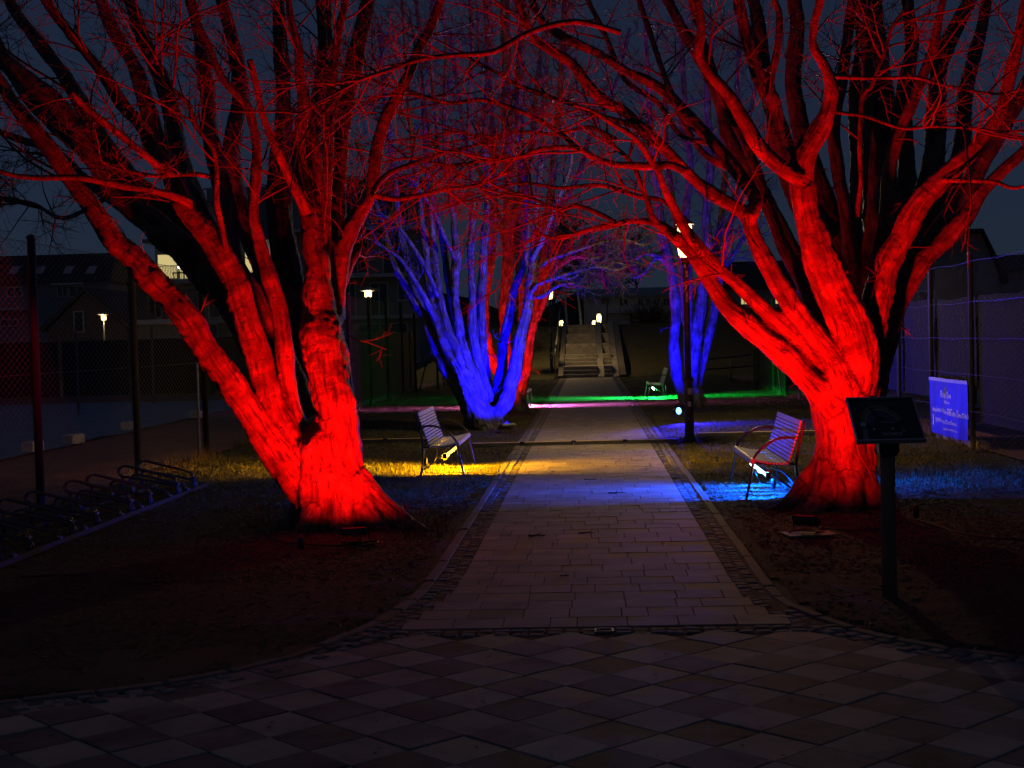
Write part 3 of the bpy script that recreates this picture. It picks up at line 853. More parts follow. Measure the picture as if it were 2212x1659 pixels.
def build_tree(name, label, Y0, trunk, limbs, voxel, thr, bark, tw, roots=None, seed=1, disp=1.0):
    """trunk and limbs are polylines with radii; they are fused into one skin, which is cut again into trunk and limb parts"""
    root = thing(name, label, 'tree', (*TREES[tw['key']], 0.0), 0, 'trees along the path')
    inv = -np.array([*TREES[tw['key']], 0.0])
    W = [limb_world(Y0, 0, 0, trunk)] if not isinstance(trunk, np.ndarray) else [trunk]
    for (d0, d1, pts) in limbs:
        W.append(limb_world(Y0, d0, d1, pts, tail=2.2, fat=tw.get('fat', 1.12)))
    paths = []                                              # dense centre lines
    for k, w in enumerate(W):
        L = np.linalg.norm(np.diff(w[:, :3], axis=0), axis=1).sum()
        n = max(6, int(L / (voxel * 2.6)))
        c = curve_pts(w, n)
        s = np.linspace(0, L, n)
        wig = np.stack([fbm(np.c_[s * 1.6, 0 * s + k * 9.1, 0 * s + q * 5.3 + seed], 31, 2) for q in range(3)], -1)
        amp = np.minimum(1, s / 0.4)[:, None] * (0.12 * c[:, 3:4] + .006)
        c[:, :3] += wig * amp * (0 if k == 0 else 1)
        c[:, 3] = np.maximum(c[:, 3] * (1 + .06 * vnoise(np.c_[s * 5, 0 * s + k, 0 * s], 77)), .003)
        paths.append((k, c))
    if roots:
        base = W[0][0]
        for (a, rl, rr) in roots:
            d = np.array([math.cos(a), math.sin(a), 0])
            t = np.linspace(0, 1, 14)[:, None]
            P = np.array([base[0], base[1], 0]) + d * (base[3] * .35 + rl * t) + np.array([0, 0, 1]) * (.42 * (1 - t) ** 2.2 - .10 * t)
            paths.append((0, np.c_[P, (rr * (1 - t) ** .8 + .02)]))
    mb = MB(); thin = {}
    samp = []; sid = []
    for k, c in paths:
        ok = c[:, 3] > thr
        m = len(c) if ok.all() else int(np.argmin(ok))
        if m >= 3:
            V, F = tube_arrays(c[None, :m, :3], c[None, :m, 3], 12)
            caps = [tuple(range(11, -1, -1)), tuple((m - 1) * 12 + q for q in range(12))]
            mb.add(V, [tuple(f) for f in F] + caps)
            T = np.gradient(c[:m, :3], axis=0); T /= np.linalg.norm(T, axis=1, keepdims=True) + 1e-9
            s = np.concatenate([[0], np.cumsum(np.linalg.norm(np.diff(c[:m, :3], axis=0), axis=1))])
            samp.append(np.c_[c[:m], T, s]); sid.append(np.full(m, k))
        if m < len(c) and len(c) - max(0, m - 2) >= 3:
            thin.setdefault(k, []).append(c[max(0, m - 2):])
    tmp = link('wood_tmp', mb.mesh('wood_tmp'))
    md = tmp.modifiers.new('remesh', 'REMESH'); md.mode = 'VOXEL'; md.voxel_size = voxel; md.adaptivity = 0
    sm = tmp.modifiers.new('smooth', 'SMOOTH'); sm.factor = .5; sm.iterations = 3
    dg = bpy.context.evaluated_depsgraph_get(); dg.update()
    ev = tmp.evaluated_get(dg); em = ev.to_mesh()
    nv = len(em.vertices)
    V = np.empty(nv * 3, np.float32); em.vertices.foreach_get('co', V); V = V.reshape(-1, 3).astype(float)
    N = np.empty(nv * 3, np.float32); em.vertices.foreach_get('normal', N); N = N.reshape(-1, 3)
    npol = len(em.polygons)
    lt = np.empty(npol, np.int32); em.polygons.foreach_get('loop_total', lt)
    li = np.empty(len(em.loops), np.int32); em.loops.foreach_get('vertex_index', li)
    F = li.reshape(-1, 4) if (lt == 4).all() else None
    if F is None:
        ls = np.empty(npol, np.int32); em.polygons.foreach_get('loop_start', ls)
        F = np.array([[li[s], li[s + 1], li[s + 2], li[s + (3 if t > 3 else 2)]] for s, t in zip(ls, lt)])
    ev.to_mesh_clear(); me0 = tmp.data; bpy.data.objects.remove(tmp); bpy.data.meshes.remove(me0)
    S = np.concatenate(samp); SI = np.concatenate(sid)
    near = np.empty(nv, int)
    for a in range(0, nv, 4000):
        d = np.linalg.norm(V[a:a + 4000, None, :].astype(np.float32) - S[None, :, :3].astype(np.float32), axis=2) - S[None, :, 3].astype(np.float32)
        near[a:a + 4000] = np.argmin(d, axis=1)
    q = S[near]
    T = q[:, 4:7]
    rel = V - q[:, :3]
    al = (rel * T).sum(1)
    perp = rel - al[:, None] * T
    sl = q[:, 7] + al
    rad = q[:, 3]
    # bark relief: lumps, ridges along the limb, wrinkles across it
    ref = np.where(np.abs(T[:, 2:3]) < .75, np.array([[0, 0, 1.0]]), np.array([[1.0, 0, 0]]))
    e1 = np.cross(T, ref); e1 /= np.linalg.norm(e1, axis=1, keepdims=True) + 1e-9
    e2 = np.cross(T, e1)
    bc = np.c_[(perp * e1).sum(1), (perp * e2).sum(1), sl + SI[near] * 3.7]
    k = np.clip(rad / .12, .25, 1.6)
    dsp = (0.018 * fbm(V * 4.0, seed, 2) + 0.017 * fbm(bc * np.array([12, 12, 1.3]), seed + 5, 2)
           + 0.0035 * fbm(bc * np.array([3, 3, 16]), seed + 9, 2) + .006 * vnoise(V * 26, seed + 2)) * k * disp
    kn = vnoise(V * 2.6, seed + 40)
    dsp += np.clip(kn - .62, 0, 1) * .07 * k * disp
    V = V + N * dsp[:, None]
    ids = SI[near]
    fid = ids[F[:, 0]]
    for kk in range(len(W)):
        f = F[fid == kk]
        VV = []; FF = []; BC = []
        if len(f):
            u, invi = np.unique(f, return_inverse=True)
            VV.append(V[u]); FF.append(invi.reshape(-1, 4)); BC.append(bc[u])
        o = sum(len(v) for v in VV)
        for c in thin.get(kk, []):
            v, g = tube_arrays(c[None, :, :3], c[None, :, 3], 7)
            VV.append(v); FF.append(g + o); o += len(v)
            s = np.repeat(np.arange(len(c)) * voxel * 2.6, 7)
            BC.append(np.c_[v[:, 0], v[:, 1], s])
        if not VV: continue
        me = mesh_np('trunk' if kk == 0 else 'limb', np.concatenate(VV) + inv, np.concatenate(FF))
        a = me.attributes.new('bark_co', 'FLOAT_VECTOR', 'POINT')
        a.data.foreach_set('vector', np.concatenate(BC).astype(np.float32).ravel())
        link('trunk' if kk == 0 else 'limb', me, bark, root)
    # twigs
    pts = []; dirs = []; wts = []
    for k, c in paths:
        if k == 0: continue
        T = np.gradient(c[:, :3], axis=0); T /= np.linalg.norm(T, axis=1, keepdims=True) + 1e-9
        u = np.linspace(0, 1, len(c))
        ok = (u > tw.get('u0', .3)) & (c[:, 3] < tw.get('rmax', .09))
        pts.append(c[ok, :3]); dirs.append(T[ok]); wts.append(np.clip(.05 / c[ok, 3], .4, 3.0) * (0.4 + u[ok]))
    pts = np.concatenate(pts); dirs = np.concatenate(dirs); wts = np.concatenate(wts); wts /= wts.sum()
    idx = rng.choice(len(pts), tw['n1'], p=wts)
    V, F = twig_mass(pts[idx], dirs[idx], tw['n2'], tw['n3'], tw['len1'], tw['len2'], tw['len3'], tw.get('r1', .010), tw.get('r2', .0055), tw.get('r3', .0035), tw.get('up', .02), tw.get('wob', .2), tw.get('flat', .5))
    cr = link('crown', mesh_np('crown', V + inv, F), M['twig'], root)
    tag(cr, kind='stuff')
    # short water shoots on the thick limbs
    sh = []
    for k, c in paths:
        if k == 0: continue
        ok = (c[:, 3] > .03) & (c[:, 3] < .14)
        if ok.any(): sh.append(c[ok])
    sh = np.concatenate(sh)
    j = rng.choice(len(sh), tw.get('shoots', 60))
    nd = rng.normal(0, 1, (len(j), 3)); nd[:, 2] = np.abs(nd[:, 2]) * .5; nd /= np.linalg.norm(nd, axis=1, keepdims=True)
    V, F = twig_mass(sh[j, :3] + nd * sh[j, 3:4] * .9, nd, 3, 0, (.12, .38), (.06, .16), (.1, .1), .006, .004, seg=(5, 3, 2))
    tag(link('shoots', mesh_np('shoots', V + inv, F), M['twig'], root), kind='stuff')
    return root

# ------------------------------------------------------------------ near left tree
T1_trunk = [733, 1185, 98, 725, 1150, 90, 714, 1090, 80, 703, 1010, 74, 694, 955, 58, 688, 925, 36, 684, 905, 12]
T1 = [
 # right stem, neck and what grows out of it
 (0, .1, [728, 1060, 66, 738, 980, 50, 727, 905, 48, 708, 800, 46, 699, 730, 43, 694, 685, 39, 692, 645, 34, 690, 605, 29, 687, 570, 26, 677, 535, 23, 665, 451, 18, 648, 371, 15, 645, 306, 13, 655, 242, 12, 648, 161, 10, 645, 103, 9, 626, 39, 8, 622, 0, 7]),
 (.15, .9, [712, 700, 30, 728, 640, 17, 735, 590, 16, 742, 535, 18, 774, 467, 16, 803, 416, 13, 813, 322, 13, 832, 258, 12, 858, 210, 12, 884, 161, 11, 903, 113, 10, 929, 64, 9, 952, 0, 8]),
 (.45, 1.5, [715, 690, 26, 722, 600, 20, 729, 484, 18, 729, 387, 18, 736, 290, 18, 748, 210, 17, 768, 113, 16, 794, 0, 14]),
 (.2, .6, [700, 650, 18, 702, 560, 12, 704, 480, 10, 707, 419, 10, 710, 322, 10, 716, 193, 9, 732, 64, 8, 745, 0, 7]),
 (.05, .2, [688, 560, 12, 700, 470, 9, 687, 355, 10, 678, 306, 9, 666, 242, 8, 660, 190, 6]),
 (0, -.5, [663, 455, 13, 645, 420, 11, 627, 387, 10, 597, 322, 9, 568, 251, 8, 555, 193, 7, 540, 130, 6]),
 (.3, .8, [728, 640, 12, 745, 600, 11, 762, 560, 9, 775, 540, 8, 768, 520, 6, 785, 495, 4]),
 # middle stems
 (.05, .0, [690, 1040, 40, 672, 1000, 34, 650, 930, 24, 630, 876, 20, 616, 794, 18, 611, 740, 17, 603, 671, 16, 584, 603, 16, 567, 549, 14, 552, 480, 12, 548, 451, 11, 555, 322, 10, 535, 232, 10, 516, 210, 9, 484, 177, 9, 464, 135, 8, 451, 97, 7, 419, 32, 6, 410, 0, 5]),
 (.0, -.4, [690, 1060, 54, 660, 1000, 44, 625, 950, 34, 586, 930 - 40, 30, 573, 830, 28, 560, 770, 27, 532, 684, 27, 505, 603, 26, 464, 529, 25, 423, 474, 23, 396, 439, 20, 371, 377, 17, 340, 335, 15, 322, 310, 14, 306, 274, 13, 264, 226, 13, 226, 161, 12, 181, 106, 11, 145, 64, 10, 97, 0, 9]),
 (.4, 1.0, [640, 930, 30, 585, 840, 26, 540, 740, 25, 485, 643, 25, 436, 592, 26, 409, 548, 27, 368, 515, 27, 327, 480, 26, 273, 435, 25, 226, 371, 23, 177, 290, 21, 129, 232, 19, 64, 177, 18, 10, 129, 16]),
 (.0, -.9, [690, 1090, 56, 650, 1040, 44, 605, 985, 33, 562, 925, 28, 521, 862, 28, 494, 821, 28, 464, 780, 29, 431, 733, 30, 404, 684, 30, 368, 640, 30, 327, 600, 29, 286, 556, 25, 245, 521, 22, 218, 480, 20, 191, 439, 18, 158, 395, 17, 113, 329, 16, 77, 284, 15, 30, 226, 14, 0, 180, 13]),
 (.5, 1.3, [660, 900, 26, 610, 760, 20, 548, 640, 19, 505, 560, 18, 490, 451, 18, 467, 355, 18, 451, 274, 16, 448, 193, 15, 438, 129, 13, 422, 48, 11, 409, 0, 10]),
 (.9, 1.8, [668, 880, 30, 650, 700, 26, 618, 560, 26, 606, 480, 24, 600, 400, 22, 612, 280, 18, 608, 160, 15, 600, 0, 12]),
 (.8, 2.0, [560, 700, 22, 440, 520, 20, 380, 400, 19, 351, 322, 17, 322, 242, 16, 290, 145, 15, 245, 64, 14, 219, 0, 12]),
 (.7, 1.9, [470, 640, 22, 330, 480, 20, 250, 400, 18, 180, 320, 17, 90, 240, 15, 0, 110, 13]),
 (-.6, -1.3, [371, 377, 9, 335, 351, 8, 290, 316, 8, 242, 277, 7, 193, 239, 7, 152, 200, 6]),
 (-.3, -1.2, [409, 442, 11, 387, 428, 9, 322, 411, 8, 274, 403, 8, 226, 393, 7, 168, 384, 6, 123, 384, 6, 64, 384, 5, 0, 371, 4]),
 (-.2, -.6, [500, 600, 7, 480, 500, 6, 467, 442, 6, 467, 387, 5, 461, 322, 5, 430, 280, 5, 413, 251, 5, 409, 226, 4, 371, 190, 4, 348, 161, 4, 335, 113, 3, 345, 70, 2.5]),
 (-.3, -.8, [465, 384, 5, 419, 376, 4.5, 355, 380, 4, 322, 380, 4, 258, 364, 3, 220, 350, 2.5]),
 (.9, 1.5, [700, 480, 14, 690, 380, 12, 720, 260, 10, 700, 120, 9, 690, 0, 8]),
 (.1, .8, [803, 416, 6, 826, 387, 6, 855, 368, 5, 903, 351, 4.5, 960, 330, 4, 1010, 318, 3, 1080, 300, 2.5]),
 (.2, .5, [805, 420, 6, 850, 430, 5, 900, 424, 4.5, 960, 410, 4, 1030, 400, 3, 1100, 370, 2.5]),
 (1.0, 2.4, [300, 470, 13, 200, 400, 11, 120, 330, 10, 40, 300, 8, 0, 285, 7]),
 (.3, .3, [616, 630, 9, 636, 645, 9, 660, 668, 12]),
 (1.1, 2.4, [640, 760, 24, 575, 600, 22, 520, 450, 20, 500, 330, 18, 520, 200, 16, 505, 90, 14, 480, 0, 12]),
 (1.2, 2.6, [600, 740, 22, 500, 570, 21, 420, 430, 19, 385, 320, 18, 360, 200, 16, 310, 80, 14, 280, 0, 12]),
 (1.0, 2.4, [690, 620, 20, 680, 480, 19, 668, 360, 18, 690, 220, 16, 700, 100, 14, 705, 0, 12]),
 (1.4, 2.8, [540, 640, 20, 420, 500, 18, 300, 400, 17, 220, 300, 16, 150, 180, 14, 60, 60, 12, 20, 0, 11]),
 (1.5, 3.5, [225, 430, 5, 180, 455, 4.5, 130, 470, 4, 70, 440, 3.5, 0, 430, 3]),
]
build_tree('multi_stemmed_tree', 'thick many-stemmed bare tree lit red, left of the path nearest the plaza', 6.9 * K, T1_trunk, T1, 0.021, 0.030, M['bark'],
           dict(key='left_red', fat=1.16, n1=580, n2=6, n3=4, len1=(.4, 1.4), len2=(.15, .5), len3=(.05, .2), r1=.0085, r2=.0046, r3=.003, up=.01, rmax=.09, shoots=110, wob=.14),
           roots=[(a, l, r) for a, l, r in [(-.15, .95, .16), (-.6, .7, .13), (-1.3, .42, .15), (-2.2, .5, .15), (3.0, .6, .15), (1.9, .6, .14), (.6, .7, .15)]], seed=3)

# ------------------------------------------------------------------ near right tree
T2_trunk = [1822, 1130, 84, 1822, 1090, 68, 1826, 1010, 62, 1826, 930, 64, 1822, 860, 68, 1836, 800, 60, 1846, 765, 40, 1850, 740, 14]
T2 = [
 (-.1, -.3, [1800, 870, 44, 1761, 833, 32, 1726, 796, 27, 1685, 756, 26, 1642, 725, 24, 1601, 690, 22, 1561, 651, 19, 1533, 609, 17, 1506, 565, 15, 1479, 529, 14, 1438, 494, 12, 1413, 475, 8, 1394, 419, 6, 1365, 355, 5, 1326, 316, 4, 1290, 280, 3]),
 (-.05, -.6, [1790, 800, 24, 1745, 753, 18, 1690, 701, 16, 1646, 664, 15, 1588, 608, 14, 1547, 574, 13, 1506, 526, 12, 1479, 490, 11, 1455, 445, 9, 1435, 405, 8, 1423, 371, 8, 1403, 339, 7, 1371, 297, 6, 1323, 268, 5, 1280, 240, 4, 1240, 228, 3]),
 (-.15, -.3, [1825, 840, 34, 1800, 775, 24, 1731, 685, 22, 1682, 616, 21, 1649, 556, 20, 1636, 530, 17, 1625, 500, 16, 1610, 462, 16, 1560, 432, 14, 1526, 411, 14, 1487, 377, 13, 1445, 332, 13, 1397, 290, 13, 1352, 245, 12, 1307, 219, 12, 1268, 181, 12, 1249, 155, 11, 1223, 129, 11, 1171, 97, 10, 1149, 74, 10, 1116, 0, 9]),
 (-.25, .5, [1618, 475, 16, 1632, 435, 16, 1610, 395, 15, 1590, 371, 15, 1539, 306, 14, 1494, 258, 13, 1445, 206, 12, 1397, 174, 11, 1349, 152, 10, 1300, 119, 10, 1236, 90, 9, 1178, 52, 9, 1149, 0, 8]),
 (.0, .4, [1850, 830, 26, 1843, 788, 22, 1805, 731, 20, 1761, 668, 19, 1737, 616, 18, 1709, 570, 16, 1688, 529, 15, 1675, 490, 13, 1655, 430, 12, 1632, 360, 11, 1600, 290, 10, 1560, 210, 9, 1530, 120, 8, 1490, 0, 7]),
 (.0, -.75, [1835, 860, 56, 1845, 790, 54, 1843, 740, 50, 1830, 690, 46, 1803, 630, 42, 1775, 562, 38, 1757, 510, 33, 1741, 451, 28, 1733, 395, 26, 1732, 355, 24, 1744, 322, 22, 1773, 274, 20, 1790, 230, 16, 1795, 193, 14, 1789, 161, 12, 1773, 129, 11, 1756, 100, 10, 1760, 48, 10, 1773, 0, 9]),
 (-.5, -.7, [1733, 385, 20, 1699, 371, 18, 1644, 322, 17, 1612, 268, 16, 1579, 210, 14, 1531, 155, 12, 1510, 113, 11, 1515, 64, 10, 1505, 0, 9]),
 (.2, .8, [1800, 600, 26, 1752, 480, 24, 1715, 400, 23, 1679, 306, 21, 1670, 226, 19, 1644, 177, 16, 1618, 97, 15, 1602, 32, 14, 1598, 0, 13]),
 (.35, .6, [1660, 215, 10, 1668, 160, 9, 1679, 97, 9, 1683, 32, 8, 1672, 0, 7]),
 (.05, -.3, [1845, 870, 50, 1866, 800, 44, 1880, 740, 38, 1890, 680, 34, 1903, 612, 30, 1910, 582, 28, 1930, 543, 27, 1955, 502, 25, 1982, 445, 23, 2031, 387, 21, 2079, 345, 19, 2111, 313, 16, 2153, 258, 14, 2169, 210, 13, 2186, 145, 12, 2202, 81, 11, 2212, 20, 10]),
 (.15, .6, [1852, 870, 44, 1878, 800, 38, 1895, 750, 33, 1920, 690, 28, 1950, 630, 24, 1990, 566, 22, 2045, 512, 20, 2090, 462, 17, 2111, 429, 15, 2131, 403, 14, 2176, 361, 13, 2212, 329, 12]),
 (.2, 1.3, [1845, 900, 56, 1862, 800, 56, 1890, 680, 48, 1902, 560, 40, 1900, 400, 37, 1903, 270, 34, 1895, 193, 30, 1886, 97, 27, 1879, 0, 24]),
 (.5, 1.0, [1862, 720, 26, 1840, 560, 18, 1826, 451, 15, 1812, 380, 14, 1800, 280, 13, 1820, 160, 12, 1840, 0, 10]),
 (.2, .6, [1900, 560, 20, 1913, 484, 15, 1918, 387, 13, 1945, 280, 12, 1965, 235, 12, 1982, 193, 12, 2002, 145, 11, 2021, 81, 10, 2037, 0, 9]),
 (.7, 1.6, [1915, 640, 30, 1975, 480, 24, 2015, 355, 22, 2021, 226, 20, 2035, 129, 18, 2095, 0, 15]),
 (.9, 1.9, [1960, 600, 24, 2070, 440, 20, 2140, 320, 18, 2200, 220, 16, 2212, 190, 15]),
 (.9, 1.7, [1850, 620, 26, 1780, 430, 22, 1735, 300, 20, 1715, 180, 17, 1720, 60, 15, 1715, 0, 14]),
 (1.0, 2.2, [1870, 700, 30, 1850, 500, 24, 1858, 350, 21, 1850, 200, 18, 1865, 80, 16, 1850, 0, 14]),
 (1.1, 2.4, [1890, 680, 28, 1935, 500, 23, 1960, 380, 20, 1950, 240, 18, 1968, 100, 15, 1960, 0, 13]),
 (.9, 2.2, [1830, 640, 26, 1760, 480, 21, 1700, 330, 19, 1660, 200, 17, 1640, 80, 15, 1625, 0, 13]),
 (1.2, 2.6, [1940, 610, 24, 2020, 460, 20, 2070, 330, 18, 2085, 200, 16, 2120, 60, 14, 2130, 0, 12]),
 (.8, 2.0, [1720, 560, 18, 1650, 420, 16, 1580, 300, 15, 1540, 180, 13, 1470, 60, 12, 1440, 0, 11]),
 (-.1, .0, [1850, 470, 6, 1860, 387, 5, 1857, 322, 5, 1863, 210, 5, 1882, 187, 4.5, 1911, 113, 4, 1928, 58, 4, 1963, 13, 3]),
 (-.3, -.9, [1795, 240, 5, 1830, 246, 4, 1870, 251, 4, 1950, 277, 3.5, 2015, 274, 3, 2111, 278, 2.5]),
 (-.4, -.9, [1790, 165, 5, 1853, 168, 4, 1918, 168, 3.5, 1982, 168, 3.5, 2047, 187, 3, 2144, 203, 3, 2212, 193, 2.5]),
 (-.2, -.5, [2031, 389, 6, 2063, 390, 5, 2144, 393, 4.5, 2182, 406, 4, 2212, 403, 3.5]),
 (-.5, .2, [1487, 372, 10, 1445, 356, 9, 1400, 360, 8, 1365, 358, 8, 1326, 356, 7, 1284, 342, 7, 1242, 319, 6, 1171, 322, 5, 1107, 345, 5, 1042, 348, 4, 968, 358, 4, 887, 342, 3, 823, 352, 2.5]),
 (-.2, .6, [1250, 324, 6, 1215, 292, 6, 1181, 268, 5, 1123, 239, 5, 1042, 216, 4.5, 968, 222, 4, 903, 203, 4, 807, 174, 3, 726, 135, 2.5]),
 (-.4, .5, [1397, 290, 7, 1358, 268, 6, 1300, 251, 6, 1236, 226, 5, 1187, 210, 5, 1123, 187, 4.5, 1075, 158, 4, 1042, 142, 3.5, 1000, 120, 3]),
 (-.9, -1.3, [1340, 70, 6, 1252, 48, 6, 1187, 55, 6, 1129, 77, 6, 1064, 113, 5.5, 984, 119, 5, 903, 129, 5, 839, 152, 4.5, 774, 174, 4, 710, 213, 3.5, 645, 245, 3]),
 (-.3, .2, [1460, 515, 8, 1413, 484, 7, 1365, 477, 6.5, 1323, 484, 6, 1268, 497, 5, 1204, 516, 4, 1150, 500, 3]),
 (-.3, .4, [1330, 480, 5, 1290, 460, 5, 1250, 445, 4.5, 1200, 450, 4, 1150, 430, 3.5, 1080, 420, 3]),
 (-.4, .6, [1500, 520, 6, 1440, 440, 5, 1380, 425, 5, 1300, 400, 4.5, 1210, 405, 4, 1130, 395, 3.5, 1050, 410, 3]),
 (-.4, .7, [1330, 300, 5, 1270, 275, 4.5, 1200, 290, 4, 1130, 285, 3.5, 1050, 295, 3, 960, 280, 2.5]),
 (.2, 1.2, [1590, 371, 9, 1520, 330, 8, 1470, 250, 8, 1430, 150, 7, 1400, 60, 6, 1380, 0, 6]),
 (.2, 1.2, [1540, 310, 8, 1470, 290, 7, 1420, 220, 6, 1350, 170, 6, 1300, 60, 5, 1270, 0, 5]),
]
build_tree('multi_stemmed_tree', 'massive bare tree lit red behind the info sign, right of the path', 7.26 * K, T2_trunk, T2, 0.021, 0.030, M['bark'],
           dict(key='right_red', fat=1.05, n1=640, n2=6, n3=4, len1=(.4, 1.4), len2=(.15, .5), len3=(.05, .2), r1=.0085, r2=.0046, r3=.003, up=.0, rmax=.08, shoots=130, wob=.14),
           roots=[(2.9, .75, .14), (-2.4, .6, .14), (-1.5, .45, .13), (-.6, .5, .13), (.5, .6, .13), (1.8, .6, .13), (-2.9, .5, .1)], seed=8)

# ------------------------------------------------------------------ blue tree left of the path
def up_from(x, y, r, lean, d, n=5, top=10):
    pts = []
    for k in range(n):
        u = k / (n - 1)
        pts += [x + lean * u + random.uniform(-6, 6), y + (top - y) * u, r * (1 - .62 * u)]
    return pts
T3_trunk = [1045, 945, 46, 1043, 925, 40, 1042, 905, 36, 1044, 885, 28, 1045, 868, 10]
T3 = [
 (0, -.2, [1035, 915, 30, 1010, 870, 20, 985, 832, 15, 960, 794, 13, 936, 745, 12, 919, 690, 11, 895, 655, 11, 870, 610, 10, 845, 560, 9, 830, 500, 8, 800, 400, 6, 770, 300, 5]),
 (-.1, -.3, [1046, 925, 30, 1028, 880, 26, 998, 812, 19, 965, 753, 15, 943, 685, 12, 930, 617, 11, 921, 549, 10, 905, 440, 8, 890, 300, 6, 880, 160, 5, 870, 0, 4]),
 (0, .1, [1040, 870, 22, 1028, 825, 17, 997, 755, 13, 988, 685, 12, 982, 603, 11, 985, 549, 10, 975, 420, 8, 960, 280, 7, 965, 120, 6, 955, 0, 5]),
 (-.2, -.2, [998, 790, 11, 985, 750, 10, 963, 705, 10, 947, 630, 9, 938, 549, 8, 930, 430, 7, 945, 300, 5, 930, 120, 4, 935, 0, 4]),
 (.15, .3, [1056, 870, 18, 1050, 845, 14, 1030, 770, 12, 1021, 712, 11, 1020, 630, 10, 1017, 549, 9, 1022, 420, 8, 1012, 280, 7, 1020, 120, 6, 1015, 0, 5]),
 (0, .1, [1052, 915, 28, 1069, 899, 22, 1095, 864, 19, 1112, 800, 16, 1123, 730, 14, 1138, 671, 12, 1148, 600, 11, 1152, 549, 10, 1160, 450, 8, 1172, 300, 7, 1180, 150, 6, 1190, 0, 5]),
 (.25, .5, [1060, 890, 20, 1072, 855, 16, 1084, 807, 14, 1089, 735, 12, 1103, 665, 11, 1113, 616, 10, 1130, 580, 9, 1140, 521, 8, 1135, 400, 7, 1120, 280, 6, 1130, 120, 5, 1120, 0, 5]),
 (.4, 1.0, [1050, 880, 18, 1045, 780, 13, 1040, 660, 11, 1046, 540, 10, 1055, 400, 9, 1050, 250, 8, 1060, 100, 7, 1058, 0, 6]),
 (.4, 1.1, [1045, 880, 18, 1005, 770, 12, 975, 650, 10, 955, 520, 9, 925, 380, 8, 915, 220, 6, 905, 60, 5, 900, 0, 4]),
 (.3, .6, [1030, 870, 20, 985, 800, 13, 940, 730, 12, 905, 650, 11, 880, 570, 10, 862, 480, 9, 850, 360, 7, 830, 200, 6, 820, 60, 5]),
 (.1, -.4, [1150, 590, 6, 1170, 572, 5.5, 1192, 559, 5, 1247, 540, 4.5, 1301, 524, 4, 1342, 518, 3.5, 1390, 530, 2.5]),
 (.0, -.6, [1140, 650, 6, 1160, 616, 5.5, 1206, 598, 5, 1250, 585, 4.5, 1290, 576, 4, 1330, 583, 3.5, 1356, 575, 2.5]),
 (.0, -.5, [1206, 597, 4, 1240, 600, 3.5, 1275, 560, 3, 1310, 562, 2.5, 1345, 570, 2]),
 (.1, -.3, [1135, 640, 6, 1170, 640, 5, 1200, 620, 4.5, 1230, 612, 3.5, 1255, 620, 2.5]),
 (.0, -.6, [1150, 560, 6, 1180, 500, 5.5, 1205, 430, 5, 1230, 370, 4, 1240, 300, 3, 1262, 220, 2.5]),
 (-.2, -.8, [940, 690, 8, 915, 640, 7, 892, 600, 6, 865, 560, 5, 830, 535, 4, 806, 520, 3]),
 (-.3, -.9, [945, 640, 7, 925, 590, 6, 900, 545, 5, 870, 500, 4.5, 840, 470, 4, 810, 462, 3]),
 (-.3, -.8, [985, 560, 6, 955, 500, 5.5, 935, 450, 5, 900, 400, 4, 880, 380, 3]),
]
build_tree('multi_stemmed_tree', 'slender many-stemmed bare tree lit blue behind the amber-lit bench', 14.2 * K, T3_trunk, T3, 0.03, 0.042, M['bark_far'],
           dict(key='left_blue', fat=.95, n1=340, n2=5, n3=3, len1=(.3, .85), len2=(.15, .45), len3=(.08, .22), r1=.010, r2=.006, r3=.004, up=.05, rmax=.085, u0=.25, shoots=120),
           roots=[(a, .4, .10) for a in (-2.6, -1.5, -.4, .8, 2.0, 3.0)], seed=13, disp=1.5)

# ------------------------------------------------------------------ red tree behind it
T5_trunk = [1112, 902, 26, 1112, 885, 23, 1112, 860, 21]
T5 = [
 (0, .1, [1114, 872, 17, 1124, 845, 13, 1138, 805, 9, 1146, 739, 9, 1158, 685, 8, 1167, 630, 8, 1178, 540, 9, 1190, 420, 8, 1205, 260, 7, 1215, 100, 6, 1220, 0, 5]),
 (0, .3, [1110, 866, 16, 1100, 800, 13, 1092, 700, 12, 1096, 575, 12, 1100, 494, 12, 1098, 380, 11, 1094, 200, 10, 1090, 0, 9]),
 (.2, .2, [1106, 862, 16, 1080, 810, 12, 1055, 755, 11, 1046, 690, 11, 1050, 630, 10, 1062, 540, 9, 1066, 420, 8, 1060, 260, 7, 1050, 0, 6]),
 (.3, .9, [1114, 860, 13, 1128, 770, 11, 1128, 660, 11, 1122, 520, 10, 1128, 380, 9, 1120, 220, 8, 1128, 0, 7]),
 (.0, -.4, [1160, 690, 7, 1180, 640, 6, 1195, 590, 5, 1230, 560, 4, 1265, 556, 3.5, 1300, 575, 2.5]),
 (.0, -.6, [1170, 610, 7, 1200, 560, 6, 1240, 540, 5, 1290, 525, 4, 1340, 530, 3]),
 (.1, .6, [1100, 560, 8, 1080, 480, 7, 1050, 400, 6, 1010, 320, 5, 990, 200, 4, 970, 60, 4]),
 (.1, .6, [1180, 520, 7, 1215, 440, 6, 1250, 380, 5.5, 1280, 280, 5, 1330, 180, 4, 1360, 60, 4]),
 (.1, .5, [1104, 480, 8, 1130, 400, 7, 1150, 300, 6, 1160, 180, 5, 1180, 40, 4]),
]
build_tree('multi_stemmed_tree', 'red-lit bare tree whose straight stems rise behind the blue tree left of the path', 17.5 * K, T5_trunk, T5, 0.034, 0.046, M['bark_far'],
           dict(key='left_back', n1=170, n2=5, n3=3, len1=(.4, 1.0), len2=(.2, .6), len3=(.12, .3), r1=.012, r2=.007, r3=.005, up=.06, rmax=.12, u0=.25, shoots=50),
           roots=[(a, .4, .10) for a in (-2.6, -1.2, .3, 1.8)], seed=19, disp=1.4)

